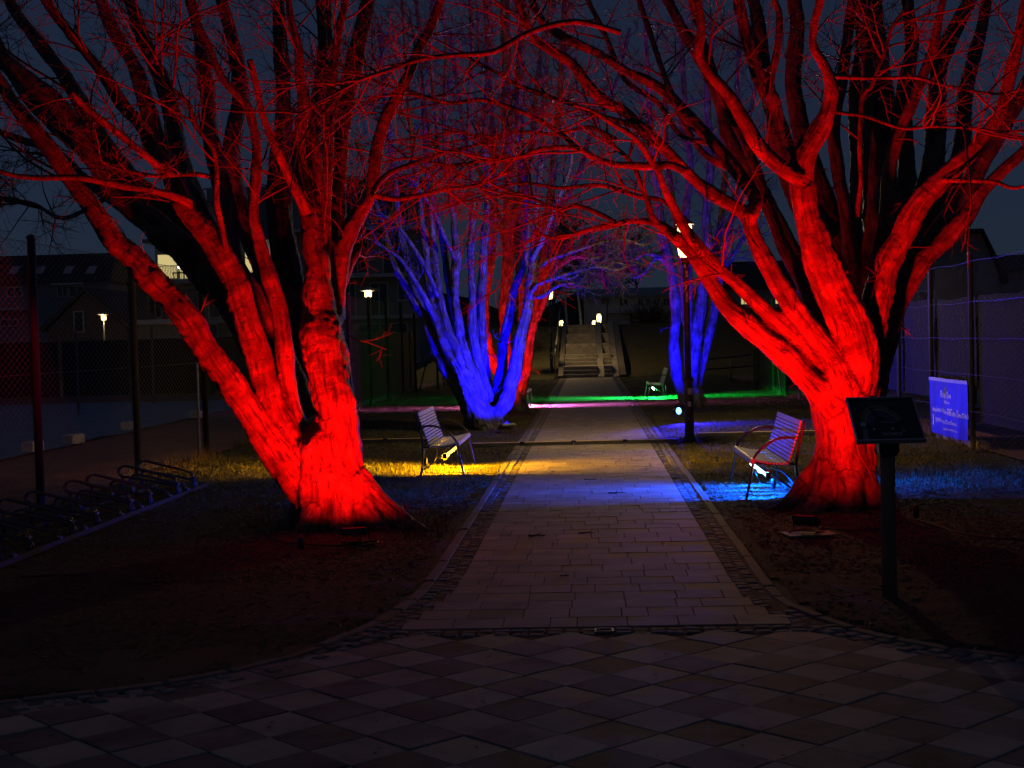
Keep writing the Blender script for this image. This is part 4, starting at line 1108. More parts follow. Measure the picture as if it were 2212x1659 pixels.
# ------------------------------------------------------------------ blue tree right of the path
T4_trunk = [1500, 898, 24, 1499, 880, 21, 1498, 862, 19]
T4 = [
 (-.1, -.2, [1494, 878, 13, 1474, 853, 11, 1460, 800, 10, 1456, 753, 10, 1459, 675, 10, 1452, 596, 9, 1439, 533, 9, 1430, 495, 8, 1418, 400, 7, 1405, 280, 6, 1398, 140, 5, 1390, 0, 4]),
 (0, .1, [1497, 875, 15, 1494, 816, 13, 1502, 753, 13, 1511, 690, 12, 1518, 628, 11, 1528, 540, 9, 1525, 470, 9, 1535, 360, 8, 1528, 220, 7, 1540, 60, 6]),
 (.1, .3, [1503, 870, 10, 1511, 816, 8, 1530, 737, 7.5, 1542, 690, 7, 1556, 620, 6, 1565, 540, 5.5, 1590, 440, 5, 1610, 300, 4, 1640, 150, 3.5]),
 (.2, .5, [1495, 868, 12, 1488, 753, 10, 1487, 640, 9, 1484, 565, 9, 1480, 480, 8, 1490, 360, 7, 1480, 220, 6, 1470, 60, 5]),
 (.3, .8, [1500, 862, 11, 1520, 740, 9, 1535, 640, 8, 1545, 560, 7, 1556, 480, 7, 1570, 340, 6, 1590, 200, 5, 1600, 40, 4]),
 (.3, .6, [1502, 740, 9, 1480, 690, 8, 1475, 620, 7, 1470, 540, 7, 1455, 440, 6, 1440, 320, 5, 1435, 180, 4]),
 (.0, -.4, [1440, 540, 6, 1410, 560, 5, 1390, 590, 4, 1365, 600, 3]),
 (.0, -.3, [1452, 590, 5, 1425, 555, 4.5, 1395, 548, 4, 1370, 560, 3]),
 (.2, .2, [1530, 640, 6, 1550, 590, 5, 1580, 560, 4.5, 1605, 520, 4, 1640, 500, 3]),
 (.2, .4, [1528, 560, 6, 1550, 510, 5, 1575, 480, 4.5, 1600, 430, 4, 1650, 400, 3]),
]
build_tree('multi_stemmed_tree', 'slim bare tree lit blue behind the stickered lamp post', 17.4 * K, T4_trunk, T4, 0.034, 0.046, M['bark_far'],
           dict(key='right_blue', n1=170, n2=5, n3=3, len1=(.4, .9), len2=(.2, .6), len3=(.1, .3), r1=.011, r2=.007, r3=.005, up=.06, rmax=.12, u0=.25, shoots=50),
           roots=[(a, .4, .10) for a in (-2.6, -1.2, .3, 1.8)], seed=23, disp=1.4)

# ------------------------------------------------------------------ far bare trees by the houses
def far_tree(name, label, base, h, spread, nlimb, bark, n1=90, r0=.16, dark=None):
    root = thing(name, label, 'tree', tuple(base), 0, 'bare trees beyond the stairs')
    n = 12
    P = grow(np.zeros((1, 3)), np.array([[0, 0, 1.0]]), np.array([h]), n, .05, .1)
    Rr = np.linspace(r0, r0 * .2, n + 1)[None]
    V, F = tube_arrays(P, Rr, 8)
    tm = mesh_np('trunk', V, F); link('trunk', tm, bark, root)
    p, d, rr = children(P, Rr, nlimb, .3)
    L = rng.uniform(.35, .7, len(p)) * spread
    P1 = grow(p, spread_dir(d, .5, .9), L, 9, .14, .06)
    R1 = np.linspace(r0 * .35, r0 * .1, 10)[None] * np.ones((len(p), 1))
    V, F = tube_arrays(P1, R1, 5)
    link('limbs', mesh_np('limbs', V, F), bark, root)
    p, d, rr = children(P1, R1, max(1, n1 // nlimb), .2)
    V, F = twig_mass(p, d, 6, 2, (.6, 1.6), (.4, 1.0), (.2, .5), .03, .02, .014, .03)
    tag(link('crown', mesh_np('crown', V, F), M['twig'], root), kind='stuff')
    return root
def bpt(x, Y, z=None):
    Y = Y * K; p = at(x, 700, Y); return (p[0], Y, gz(p[0], Y) if z is None else z)
far_tree('birch_tree', 'pale birch leaning left beyond the head of the stairs', bpt(1225, 48), 6.0, 3.0, 9, M['birch'], 50, .09)
far_tree('birch_tree', 'pale birch standing upright left of the stair-top lamps', bpt(1256, 50), 6.5, 3.2, 9, M['birch'], 50, .10)
far_tree('birch_tree', 'thin birch right beside the two stair-top lamps', bpt(1268, 55), 5.5, 3.0, 8, M['birch'], 40, .08)
far_tree('bare_tree', 'dark bare tree behind the long house, right of the stairs', bpt(1390, 80), 9.0, 6.5, 12, M['bark_far'], 120, .2)
far_tree('bare_tree', 'dark bare tree behind the left end of the long house', bpt(1310, 84), 8.2, 6.0, 12, M['bark_far'], 110, .2)
far_tree('bare_tree', 'dark bare tree between the slope and the gabled roof at left of the stairs', bpt(1195, 70), 7.5, 5.0, 10, M['bark_far'], 90, .18)
# ================================================================== fences
def chain_panel(w, h, cell=0.06, r=0.0016):
    """a panel of zigzag wires, w x h, in the y-z plane"""
    n = int(w / cell)
    m = int(h / (cell / 2))
    k = np.arange(m + 1)
    Ps = []
    for i in range(n):
        y = i * cell + cell * .5 + (cell * .5) * np.where((k + i) % 2 == 0, -1, 1)
        x = np.where((k + i) % 2 == 0, -1, 1) * .001
        Ps.append(np.c_[x, y, k * cell / 2])
    V, F = tube_arrays(np.array(Ps), np.full((n, m + 1), r), 3)
    me = mesh_np('wire_mesh', V, F); me.materials.append(M['wire'])
    return me

def post_mesh(h, r, name='post'):
    b = MB().lathe([(r, -.3), (r, h - .01), (r * 1.15, h - .01), (r * 1.15, h + .02), (r * .4, h + .04)], sides=12)
    return b.mesh(name, True)

# left fence: dark posts, chain link
LF = thing('chain_link_fence', 'tall chain-link fence with dark round posts along the left court', 'fence', (-5.98, 6.0 * K, 0))
pm = post_mesh(2.92, 0.045); pm.materials.append(M['dark_post'])
cm = chain_panel(1.83 * K, 2.85, .075, .0024); cm.materials[0] = M['wire_light']
posts = [2.67, 4.5, 6.33, 8.16, 9.98, 11.8, 13.62, 15.44, 17.26, 19.08, 20.9, 22.72, 24.5]
for k, y in enumerate(posts):
    o = link('post', pm, parent=LF); o.location = (0, (y - 6.0) * K, 0)
    if k < len(posts) - 1 and y > 4:
        o = link('wire_mesh', cm, parent=LF); o.location = (-.05, (y - 6.0) * K, 0.03)
for z in (0.06, 1.45, 2.88):
    MB().tube([(-.05, (posts[1] - 6) * K, z), (-.05, (posts[-1] - 6) * K, z)], .003, 4).build('tension_wire', M['wire'], LF)
o = MB().lathe([(.022, -.2), (.022, 2.0), (.03, 2.0), (.03, 2.04)], (-.02, 5.62 * K, 0), 8).build('gate_post', M['grey_post'], LF)
# green corner with diagonal braces
CF = thing('court_fence', 'green-posted corner of the left court fence beside the blue tree', 'fence', (-5.85, 24.6 * K, 0))
pg = post_mesh(2.6, 0.04); pg.materials.append(M['green_post'])
for k, (x, y) in enumerate([(0, 2.2), (.55, 4.0), (0.55, 7.6)]):
    o = link('post', pg, parent=CF); o.location = (x, y, 0)
MB().tube([(.55, 4.0, 2.3), (.1, 2.4, .05)], .025, 8).build('brace', M['green_post'], CF)
MB().tube([(.55, 4.0, 2.3), (.55, 6.2, .05)], .025, 8).build('brace', M['green_post'], CF)
def cloth(name, pts, z0, z1, mat, parent, seed=0, amp=.03, n=40):
    """hanging cloth between ground points, slightly billowed"""
    P = curve_pts(np.c_[np.array(pts, float), np.zeros(len(pts))], n)
    zs = np.linspace(z0, z1, 14)
    d = np.gradient(P[:, :2], axis=0); d /= np.linalg.norm(d, axis=1, keepdims=True)
    nn = np.c_[-d[:, 1], d[:, 0]]
    V = []
    for z in zs:
        w = amp * fbm(np.c_[P[:, 0] * 1.7 + seed, P[:, 1] * 1.7, 0 * P[:, 0] + z * 1.3], seed, 3) * math.sin(math.pi * np.clip((z - z0) / (z1 - z0), .08, .95))
        zz = z + (.03 * vnoise(np.c_[P[:, 0] * 2, P[:, 1] * 2, 0 * P[:, 0]], seed + 3) if z == zs[-1] else 0)
        V.append(np.c_[P[:, :2] + nn * w[:, None], np.zeros(n) + zz])
    V = np.concatenate(V)
    i = np.arange(n * 14).reshape(14, n)
    F = np.stack([i[:-1, :-1], i[:-1, 1:], i[1:, 1:], i[1:, :-1]], -1).reshape(-1, 4)
    return link(name, mesh_np(name, V, F), mat, parent)
# dark windscreens on the far side of the left court
LW = thing('windscreen_fence', 'low dark windscreen fence across the far end of the left court', 'fence', (0, 0, 0))
for k in range(9):
    x0 = -6.2 - k * 2.6
    cloth('windscreen', [(x0, 27.4 * K), (x0 - 2.5, 27.4 * K)], .02, 2.02, M['screen'], LW, k, .04, 12)
    MB().tube([(x0, 27.36 * K, -.2), (x0, 27.36 * K, 2.15 + .1 * (k % 2))], .03, 8).build('post', M['dark_post'], LW)
SW = thing('windscreen_fence', 'dark windscreen hung along the far part of the left fence', 'fence', (0, 0, 0))
for k in range(4):
    cloth('windscreen', [(-5.98, (19.1 + k * 1.82) * K), (-5.98, (20.9 + k * 1.82) * K)], .12, 2.0, M['screen'], SW, 30 + k, .03, 12)
TP = thing('tall_fence_posts', 'slim dark posts of the fence between the two left courts', 'fence', (-13.0, 0, 0))
for k in range(6):
    MB().tube([(0, (9 + k * 3.4) * K, -.2), (0, (9 + k * 3.4) * K, 2.35)], .035, 8).build('post', M['dark_post'], TP)

# right fence: steel posts, windscreen, five wires
RF = thing('chain_link_fence', 'chain-link fence with steel posts and dark windscreen along the right court', 'fence', (5.28, 6.0 * K, 0))
pr = post_mesh(2.7, 0.036); pr.materials.append(M['grey_post'])
cm2 = chain_panel(1.24 * K, 2.6, .075, .0022)
rp = [4.2, 6.4, 8.6, 10.8, 12.05, 13.3, 14.55, 15.8, 17.05, 18.3, 19.55]
for k, y in enumerate(rp):
    o = link('post', pr, parent=RF); o.location = (0, (y - 6.0) * K, 0)
    if k < len(rp) - 1:
        o = link('wire_mesh', cm2, parent=RF); o.location = (.045, (y - 6.0) * K, .03); o.scale = (1, (rp[k + 1] - y) / 1.245, 1)
        cloth('windscreen', [(.075, (y - 5.97) * K), (.075, (rp[k + 1] - 6.05) * K)], .38 if y < 10.7 else .62, 2.12, M['screen'], RF, 60 + k, .03, 12)
for z in (.55, 1.05, 1.55, 2.05, 2.6):
    P = []
    for y in np.arange(rp[0], rp[-1] + .01, .31):
        j = (y - rp[0]) / 1.245
        P.append((-.03, (y - 6.0) * K, z - .02 * math.sin(math.pi * (j % 1)) + .01 * math.sin(j * 7 + z)))
    MB().tube(P, .0035, 5).build('tension_wire', M['dark_post'], RF)
GP = thing('court_fence', 'green-posted end of the right court fence lit by the green bench lamp', 'fence', (5.2, 20.6 * K, 0))
for k, (x, y) in enumerate([(0, 0), (0, 2.4), (-.25, 4.8)]):
    o = link('post', pg, parent=GP); o.location = (x, y, 0)
MB().tube([(0, 2.4, 2.2), (-.1, .2, .05)], .025, 8).build('brace', M['green_post'], GP)
cloth('windscreen', [(.04, .02), (.04, 2.3), (-.2, 4.7)], .05, 2.2, M['screen'], GP, 90, .03, 20)

# stones at the foot of the right fence
sm_ = MB().box((0, 0, 0), (.24, .17, .14), bev=.03).mesh('edging_stone'); sm_.materials.append(M['cobble'])
EW = thing('stone_edging', 'row of rough edging stones under the blue banner', 'edging', (5.4, 10.9 * K, 0))
for k in range(13):
    o = link('edging_stone', sm_, parent=EW); o.location = (random.uniform(-.02, .02), k * .2 - .2, .05); o.rotation_euler = (random.uniform(-.1, .1), random.uniform(-.1, .1), math.pi / 2 + random.uniform(-.12, .12))

# ------------------------------------------------------------------ banner
BN = thing('banner', 'blue printed banner tied to the right-hand fence', 'banner', (5.225, 10.86 * K, 0.1))
n = 26; mrow = 16; bw, bh = 1.15 * K, .84
yy, zz = np.meshgrid(np.linspace(0, bw, n), np.linspace(0, bh, mrow))
def bwav(y, z):
    y = np.asarray(y, float); z = np.asarray(z, float)
    return .022 * np.sin(y * 9.5 + z * 2.0) * (.3 + .7 * (1 - z / bh)) + .014 * np.sin(y * 4 + 1)
V = np.c_[bwav(yy.ravel(), zz.ravel()), yy.ravel(), zz.ravel() + .003 * np.sin(yy.ravel() * 30) * (zz.ravel() > bh * .97)]
i = np.arange(n * mrow).reshape(mrow, n)
F = np.stack([i[:-1, :-1], i[1:, :-1], i[1:, 1:], i[:-1, 1:]], -1).reshape(-1, 4)
link('cloth', mesh_np('cloth', V, F), M['banner'], BN)
def glyph_marks(mb, y_right, z, words, h, gap=.22, slope=0.0):
    y_right = y_right * K
    """blurred lettering: letter-like strokes running from the far end (left to the reader) towards the near end"""
    y = y_right
    rnd = random.Random(int(z * 1000))
    for wlen in words:
        for k in range(wlen):
            tall = 1.0 if (k == 0 or rnd.random() < .22) else .62
            cw = h * rnd.uniform(.42, .62) * K
            zb = z + slope * (y_right - y)
            for (a, b, u0, u1) in [(0, .22, 0, tall), (.55, .75, 0, tall * rnd.choice([1, .6])), (0, .75, tall * rnd.choice([.42, .8]), None)]:
                if u1 is None: z0_, z1_ = u0, u0 + .18
                else: z0_, z1_ = u0, u1
                q = []
                for (yy_, zz_) in [(y - a * cw, zb + z0_ * h), (y - b * cw, zb + z0_ * h), (y - b * cw, zb + z1_ * h), (y - a * cw, zb + z1_ * h)]:
                    q.append((float(bwav(yy_, zz_)) - .004, yy_, zz_))
                mb.poly(q)
            y -= cw
        y -= h * .4
    return mb
pb = MB()
glyph_marks(pb, .80, .56, [3, 4], .10)
glyph_marks(pb, .64, .48, [6], .055)
glyph_marks(pb, 1.08, .33, [8, 9], .07)
glyph_marks(pb, .52, .31, [4, 6], .105)
glyph_marks(pb, .94, .18, [11, 10], .062)
glyph_marks(pb, .72, .09, [9, 6, 8], .04)
for (yc, zc, w, h) in [(1.03 * K, .2, .11, .16)]:
    pb.poly([(float(bwav(yc + w / 2, zc)) - .004, yc + w / 2, zc - h / 2), (float(bwav(yc - w / 2, zc)) - .004, yc - w / 2, zc - h / 2), (float(bwav(yc - w / 2, zc)) - .004, yc - w / 2, zc + h / 2), (float(bwav(yc + w / 2, zc)) - .004, yc + w / 2, zc + h / 2)])
t_ = np.linspace(0, 2 * math.pi, 14)
pb.tube(np.c_[np.full(14, float(bwav(.56 * K, .65)) - .006), .56 * K + .055 * np.cos(t_), .66 + .055 * np.sin(t_)], .006, 4, cap=False)
pb.build('lettering', M['banner_print'], BN)
hem = MB()
for k in range(n - 1):
    y0, y1 = k * bw / (n - 1), (k + 1) * bw / (n - 1)
    hem.poly([(float(bwav(y0, bh)) - .005, y0, bh - .045), (float(bwav(y0, bh)) - .005, y0, bh + .006 + .003 * math.sin(y0 * 30)), (float(bwav(y1, bh)) - .005, y1, bh + .006 + .003 * math.sin(y1 * 30)), (float(bwav(y1, bh)) - .005, y1, bh - .045)])
hem.build('hem', noisy('banner_hem', [(0.34, 0.36, 0.6), (0.42, 0.44, 0.68)], 6, .5, 0), BN)

# ================================================================== stairs up the bank
ST = thing('stone_stairs', 'wide stone stairs up the bank at the end of the path', 'stairs', (0, 31.9 * K, 0))
ny_steps = 15
zc = 0.0; yc = 0.0
rise = 2.32 / ny_steps
prof = []
for k in range(ny_steps):
    tread = 2.45 if k in (2, 5, 8, 11) else .42
    prof.append((yc, zc, tread)); yc += tread; zc += rise
LEN = yc
for (y0, z0, tr) in prof:
    MB().box((-.36, y0 + tr / 2 + .02, z0 + rise / 2 - .1), (1.42, tr + .04, rise + .2), bev=.015).build('step', M['stair'], ST)
    MB().box((.80, y0 + tr / 2 + .02, z0 + rise / 2 - .1), (.36, tr + .04, rise + .2), bev=.015).build('step', M['stair'], ST)
sl = 2.32 / LEN
for (x0, x1, lift) in [(.355, .615, .12), (.985, 1.24, .10)]:
    MB().prism([(0 - .25, -.1), (LEN, 2.32 - .1), (LEN, 2.32 + lift), (LEN - .4, 2.32 + lift), (-.25, lift * .3)], x0, x1, 'x').build('pram_ramp', M['stair'], ST)
for (x0, x1) in [(-1.3, -1.09), (1.26, 1.52)]:
    MB().prism([(-.2, -.3), (LEN + .2, 1.9), (LEN + .2, 2.32 + .12), (LEN - .1, 2.32 + .12), (-.2, .1)], x0, x1, 'x').build('side_wall', M['kerb'], ST)
def rail(x, h=.9):
    return [(x, -.1, h * .98), (x, LEN, 2.32 + h)]
MB().tube([(-1.42, 0, 0), *rail(-1.42), (-1.42, LEN, 2.2)], .024, 8).tube([(-1.42, LEN / 2, 1.0), (-1.42, LEN / 2, 1.16 + .9)], .02, 8).build('handrail', M['grey_post'], ST, True)
MB().tube([(1.62, LEN * .9, 2.0), (1.62, LEN * .9, 3.2), (1.62, LEN + 1.6, 3.25)], .024, 8).build('handrail', M['dark_post'], ST, True)

# handrail on the slope to the right of the stairs
HR = thing('slope_handrail', 'two-bar handrail crossing the dark slope right of the blue tree', 'handrail', (0, 0, 0))
a, b = at(1520, 777, 27.5 * K), at(1760, 752, 27.5 * K)
a2, b2 = at(1500, 800, 27.5 * K), at(1760, 780, 27.5 * K)
MB().tube([a, b], .028, 8).build('rail', M['dark_post'], HR, True)
MB().tube([a2, b2], .028, 8).build('rail', M['dark_post'], HR, True)
for x in (1578, 1690):
    t = (x - 1520) / 240
    top = a + (b - a) * t
    MB().tube([top, (top[0], top[1], -.05)], .026, 8).build('post', M['grey_post'], HR, True)

# ================================================================== street lamps
def lamp_light(name, loc, power, col, parent, rad=.1):
    l = bpy.data.lights.new(name, 'POINT'); l.energy = power; l.color = col; l.shadow_soft_size = rad
    o = bpy.data.objects.new(name, l); COL.objects.link(o); o.location = loc; o.parent = parent
    return o
WARM = (1.0, .66, .28)
def lantern_post(label, loc, power, h=3.15, stickers=(), glow=M['lamp_glow']):
    t = thing('street_lamp', label, 'street lamp', loc, 0, 'lantern street lamps by the path')
    MB().lathe([(.10, -.2), (.10, .05), (.075, .1), (.07, .92), (.085, .95), (.085, 1.0), (.052, 1.04), (.046, h - .1), (.07, h - .08), (.07, h)], sides=16).build('pole', M['dark_post'], t, True)
    g = MB().lathe([(.075, h + .02), (.11, h + .06), (.135, h + .25), (.14, h + .38), (.115, h + .47), (.07, h + .53)], sides=16).build('lantern_glass', glow, t, True)
    MB().lathe([(.09, h - .01), (.10, h + .0), (.09, h + .022)], sides=16).build('lantern_collar', M['dark_post'], t, True)
    MB().lathe([(.15, h + .535), (.15, h + .55), (.05, h + .62), (.02, h + .68)], sides=16).build('lantern_cap', M['dark_post'], t, True)
    for k in range(4):
        a = math.pi / 4 + k * math.pi / 2
        c, s = math.cos(a), math.sin(a)
        MB().tube([(.085 * c, .085 * s, h + .0), (.15 * c, .15 * s, h + .3), (.15 * c, .15 * s, h + .54)], .008, 5).build('lantern_bar', M['dark_post'], t)
    for k, (z, a, w, hh) in enumerate(stickers):
        b = MB(); r = .0475 if z > 1.05 else .0725
        m = 5
        V = []; F = []
        for q in range(m):
            an = a - w / 2 + w * q / (m - 1)
            V += [(r * math.cos(an), r * math.sin(an), z), (r * math.cos(an), r * math.sin(an), z + hh)]
            if q: F.append((2 * q - 2, 2 * q, 2 * q + 1, 2 * q - 1))
        b.add(V, F).build('sticker', M['sticker'], t)
    # light leaves through the glass on all sides
    for k in range(1):
        lamp_light('lamp_light', (0, 0, h + .3), power, WARM, t, .07)
    return t
stk = [(z, -math.pi / 2 + random.uniform(-.5, .5), random.uniform(.7, 1.6), hh) for z, hh in
       [(.25, .12), (.55, .08), (.74, .1), (1.12, .1), (1.24, .09), (1.4, .1), (1.53, .07), (1.62, .12), (1.8, .13), (2.0, .1), (2.2, .16), (2.45, .05), (2.53, .04), (2.6, .1), (2.75, .06)]]
lantern_post('dark lantern post covered in stickers between the right bench and the blue tree', (1.57, 12.3 * K, 0), 340, 2.9, stk)
lantern_post('lit lantern post at the left foot of the stairs', (-1.62, 33.2 * K, gz(-1.62, 33.2 * K)), 330, 3.1, stk[:6])
lantern_post('small lit lantern left of the stair head, partly below the crest', (-1.7, 49.0 * K, gz(-1.7, 49.0 * K) - 2.6), 12, 2.55)
lantern_post('brightest lit lantern above the head of the stairs', (.62, 44.0 * K, gz(.62, 44 * K) - 2.75), 15, 2.9)
lantern_post('lit lantern just left of the brightest one above the stairs', (.4, 52.0 * K, gz(.4, 52 * K) - 3.0), 12, 2.95)

def disc_lamp(label, x, y, Y, power, s=1.0):
    Y = Y * K
    top = at(x, y, Y)
    t = thing('court_lamp', label, 'street lamp', (top[0], Y, 0), 0, 'disc-shaded lamps beyond the left court')
    h = top[2]
    MB().lathe([(.05, -.2), (.05, h - .5), (.035, h - .45), (.035, h - .22)], sides=10).build('pole', M['grey_post'], t, True)
    MB().lathe([(.10 * s, h - .22), (.16 * s, h - .2), (.17 * s, h), (.12 * s, h + .02)], sides=14).build('lamp_glass', M['lamp_glow'], t, True)
    MB().lathe([(.14 * s, h + .025), (.52 * s, h + .1), (.5 * s, h + .13), (.2 * s, h + .22), (.05 * s, h + .25)], sides=18).build('lamp_shade', M['grey_post'], t, True)
    lamp_light('lamp_light', (0, -.35, h - .1), power, WARM, t, .12)
    return t
disc_lamp('disc-shaded lamp glowing in front of the apartment block', 795, 632, 36, 130)
disc_lamp('small disc-shaded lamp glowing beside the brick gable at left', 224, 683, 40, 60, .8)

# ================================================================== benches
def bench(label, loc, rz, W=1.72):
    """armchair-like slatted bench: front towards +x, width along y, origin at the near rear foot line"""
    t = thing('slatted_bench', label, 'bench', loc, rz, 'slatted benches along the path')
    ang = math.atan2(.407, .13)
    for k in range(11):                                  # back slats
        u = (k + .5) / 11.0
        f = .115 - .13 * u; z = .385 + .395 * u
        last = k == 10
        Mx = Matrix.Rotation(-(math.atan2(.395, -.13)), 3, 'Y')
        MB().box((f, 0, z + (.012 if last else 0)), (.052 if last else .027, W, .018), M=Mx, bev=.006).build('back_slat', M['slat'], t)
    for k in range(10):                                  # seat slats
        u = (k + .5) / 10.0
        f = .12 + .33 * u; z = .375 + .035 * u ** 1.5 - .012 * math.sin(math.pi * u)
        MB().box((f, 0, z), (.024, W, .02), bev=.006).build('seat_slat', M['slat'], t)
    a = np.linspace(-.6, 2.2, 9)
    prof = [(.475 + .032 * math.cos(v) - .005, .392 + .034 * math.sin(v)) for v in a] + [(.455, .38)]
    MB().prism([(u, z) for u, z in prof], -W / 2, W / 2, 'y').build('front_slat', M['slat'], t)
    for s in (-1, 1):
        y = s * W / 2 * .97
        fl = curve_pts([(.55, y, 0), (.505, y, .2), (.467, y, .39), (.45, y, .45), (.36, y, .545), (.245, y, .612), (.125, y, .632), (0, y, .615)], 30)
        MB().tube(fl[:16], .0135, 8).build('leg', M['bench_frame'], t, True)
        MB().tube(fl[15:], .0135, 8).build('armrest', M['bench_frame'], t, True)
        rl = curve_pts([(0, y, 0), (.03, y, .2), (.042, y, .34), (.02, y, .5), (-.012, y, .62), (-.05, y, .79)], 24)
        MB().tube(rl, .0135, 8).build('leg', M['bench_frame'], t, True)
        MB().tube([(.02, y, .07), (.28, y * .8, .25), (.46, y, .385)], .010, 8).build('brace', M['bench_frame'], t, True)
        MB().tube([(.035, y, .36), (.12, y, .365), (.3, y, .365), (.468, y, .385)], .011, 8).build('seat_rail', M['bench_frame'], t, True)
        MB().box((.55, y, .006), (.1, .05, .012)).build('foot_plate', M['bench_frame'], t)
        MB().box((0, y, .006), (.1, .05, .012)).build('foot_plate', M['bench_frame'], t)
    MB().tube([(.10, -W / 2 * .97, .36), (.10, W / 2 * .97, .36)], .011, 8).build('cross_bar', M['bench_frame'], t, True)
    return t
bench('pale slatted bench with amber light under its seat, left of the path', (-2.15, 10.05 * K, 0), 0)
bench('pale slatted bench with blue light under its seat, beside the right red tree', (2.10, 8.26 * K, 0), math.pi)
bench('small far slatted bench lit green from below, right of the path', (2.06, 20.9 * K, 0), math.pi)
bench('far slatted bench with pink light, mostly hidden behind the blue tree', (-1.98, 19.1 * K, 0), 0)

def slot_light(l, near, far, soft_near, soft_far, down=.35, leak=.06):
    """linear LED optics: narrow along the tube, wide across it (photometry of the lamp, as an IES file would give)"""
    l.use_nodes = True
    nt = l.node_tree
    em = [n for n in nt.nodes if n.type == 'EMISSION'][0]
    tc = nt.nodes.new('ShaderNodeTexCoord'); sx = nt.nodes.new('ShaderNodeSeparateXYZ')
    nt.links.new(tc.outputs['Normal'], sx.inputs[0])
    m1 = nt.nodes.new('ShaderNodeMapRange'); m1.interpolation_type = 'SMOOTHSTEP'
    m1.inputs[1].default_value = -near - soft_near; m1.inputs[2].default_value = -near
    m2 = nt.nodes.new('ShaderNodeMapRange'); m2.interpolation_type = 'SMOOTHSTEP'
    m2.inputs[1].default_value = far; m2.inputs[2].default_value = far + soft_far
    m2.inputs[3].default_value = 1; m2.inputs[4].default_value = 0
    nt.links.new(sx.outputs[1], m1.inputs[0]); nt.links.new(sx.outputs[1], m2.inputs[0])
    up = nt.nodes.new('ShaderNodeMapRange'); up.inputs[1].default_value = .0; up.inputs[2].default_value = -.07; up.inputs[3].default_value = leak   # housing shades the upper side
    nt.links.new(sx.outputs[2], up.inputs[0])
    dn = nt.nodes.new('ShaderNodeMapRange'); dn.inputs[1].default_value = -1.0; dn.inputs[2].default_value = -.12; dn.inputs[3].default_value = down; dn.inputs[4].default_value = 1.0   # batwing: little straight down
    nt.links.new(sx.outputs[2], dn.inputs[0])
    mm = nt.nodes.new('ShaderNodeMath'); mm.operation = 'MULTIPLY'
    nt.links.new(up.outputs[0], mm.inputs[0]); nt.links.new(dn.outputs[0], mm.inputs[1])
    a = nt.nodes.new('ShaderNodeMath'); a.operation = 'MULTIPLY'
    b = nt.nodes.new('ShaderNodeMath'); b.operation = 'MULTIPLY'
    nt.links.new(m1.outputs[0], a.inputs[0]); nt.links.new(m2.outputs[0], a.inputs[1])
    nt.links.new(a.outputs[0], b.inputs[0]); nt.links.new(mm.outputs[0], b.inputs[1])
    nt.links.new(b.outputs[0], em.inputs['Strength'])

def tube_lamp(label, loc, L, col, glow, power, near, far, sn, sf, n=4, down=.35, leak=.06, tube_s=5.0):
    t = thing('tube_lamp', label, 'tube lamp', loc, 0, 'LED tube lamps under the benches')
    gm = emit('tube_glow_' + label.split()[0], glow, tube_s)
    ys = np.linspace(-L / 2, L / 2, 26)
    P = np.c_[.012 * np.sin(ys * 9), ys, .006 * np.sin(ys * 14)]
    MB().tube(P, .028, 10).build('tube', gm, t, True)
    MB().box((0, 0, .045), (.06, L, .02), bev=.004).build('housing', M['black_metal'], t)
    for s in (-1, 1):
        MB().lathe([(.026, -.03), (.028, .0), (.026, .03)], (0, s * L / 2, 0), 10).build('end_cap', M['black_metal'], t, True)
        MB().tube([(0, s * L * .3, .03), (0, s * L * .3, .125)], .004, 5).build('hanger', M['bench_frame'], t)
    for k in range(n):
        l = bpy.data.lights.new('tube_light', 'POINT'); l.energy = power / n; l.color = col; l.shadow_soft_size = .03
        o = bpy.data.objects.new('tube_light', l); COL.objects.link(o); o.parent = t
        o.location = (0, -L / 2 + L * (k + .5) / n, -.035)
        slot_light(l, near, far, sn, sf, down, leak)
    return t
tube_lamp('amber LED tube hung under the seat of the left bench', (-1.84, 10.0 * K, .25), 1.5, (1.0, .44, .0), (1.0, .6, .07), 2500, .08, .25, .2, .5)
tube_lamp('white-blue LED tube hung under the seat of the right bench', (1.78, 8.22 * K, .25), 1.5, (.0, .065, 1.0), (.35, .85, 1.0), 3200, .08, .25, .2, .5)
tube_lamp('green LED tube under the far right bench', (1.74, 20.85 * K, .25), 1.5, (.0, 1.0, .12), (.3, 1.0, .45), 3600, .15, .4, .08, .35, down=.7, leak=.08, tube_s=22.0)
tube_lamp('pink LED tube under the far left bench', (-1.68, 19.05 * K, .25), 1.5, (1.0, .2, .9), (1.0, .75, 1.0), 4200, .2, .25, .06, .1, down=2.2)

def cable(label, pts, r=.006, n=60, plug=None):
    P = curve_pts(np.array(pts, float) * np.array([1, K, 1]), n)
    b = MB().tube(P, r, 6)
    o = b.build('power_cable', M['cable'], smooth=True)
    if plug is not None:
        q = np.array(plug, float) * np.array([1, K, 1])
        MB().lathe([(.018, -.06), (.026, -.04), (.026, .04), (.018, .06)], q, 10).build('plug', M['black_metal'], o, True)
    return tag(o, label, 'cable')
cable('black cable running from the blue bench lamp down to the red tree', [(1.85, 8.0, .30), (1.98, 7.95, .24), (2.12, 7.86, .06), (2.22, 7.8, .02), (2.45, 7.72, .02), (2.6, 7.75, .02)], .008)
cable('second cable looping under the seat of the blue-lit bench', [(1.7, 8.1, .25), (1.78, 8.2, .12), (1.9, 8.3, .07), (2.0, 8.35, .07), (2.05, 8.3, .02)], .007, plug=(1.95, 8.33, .06))
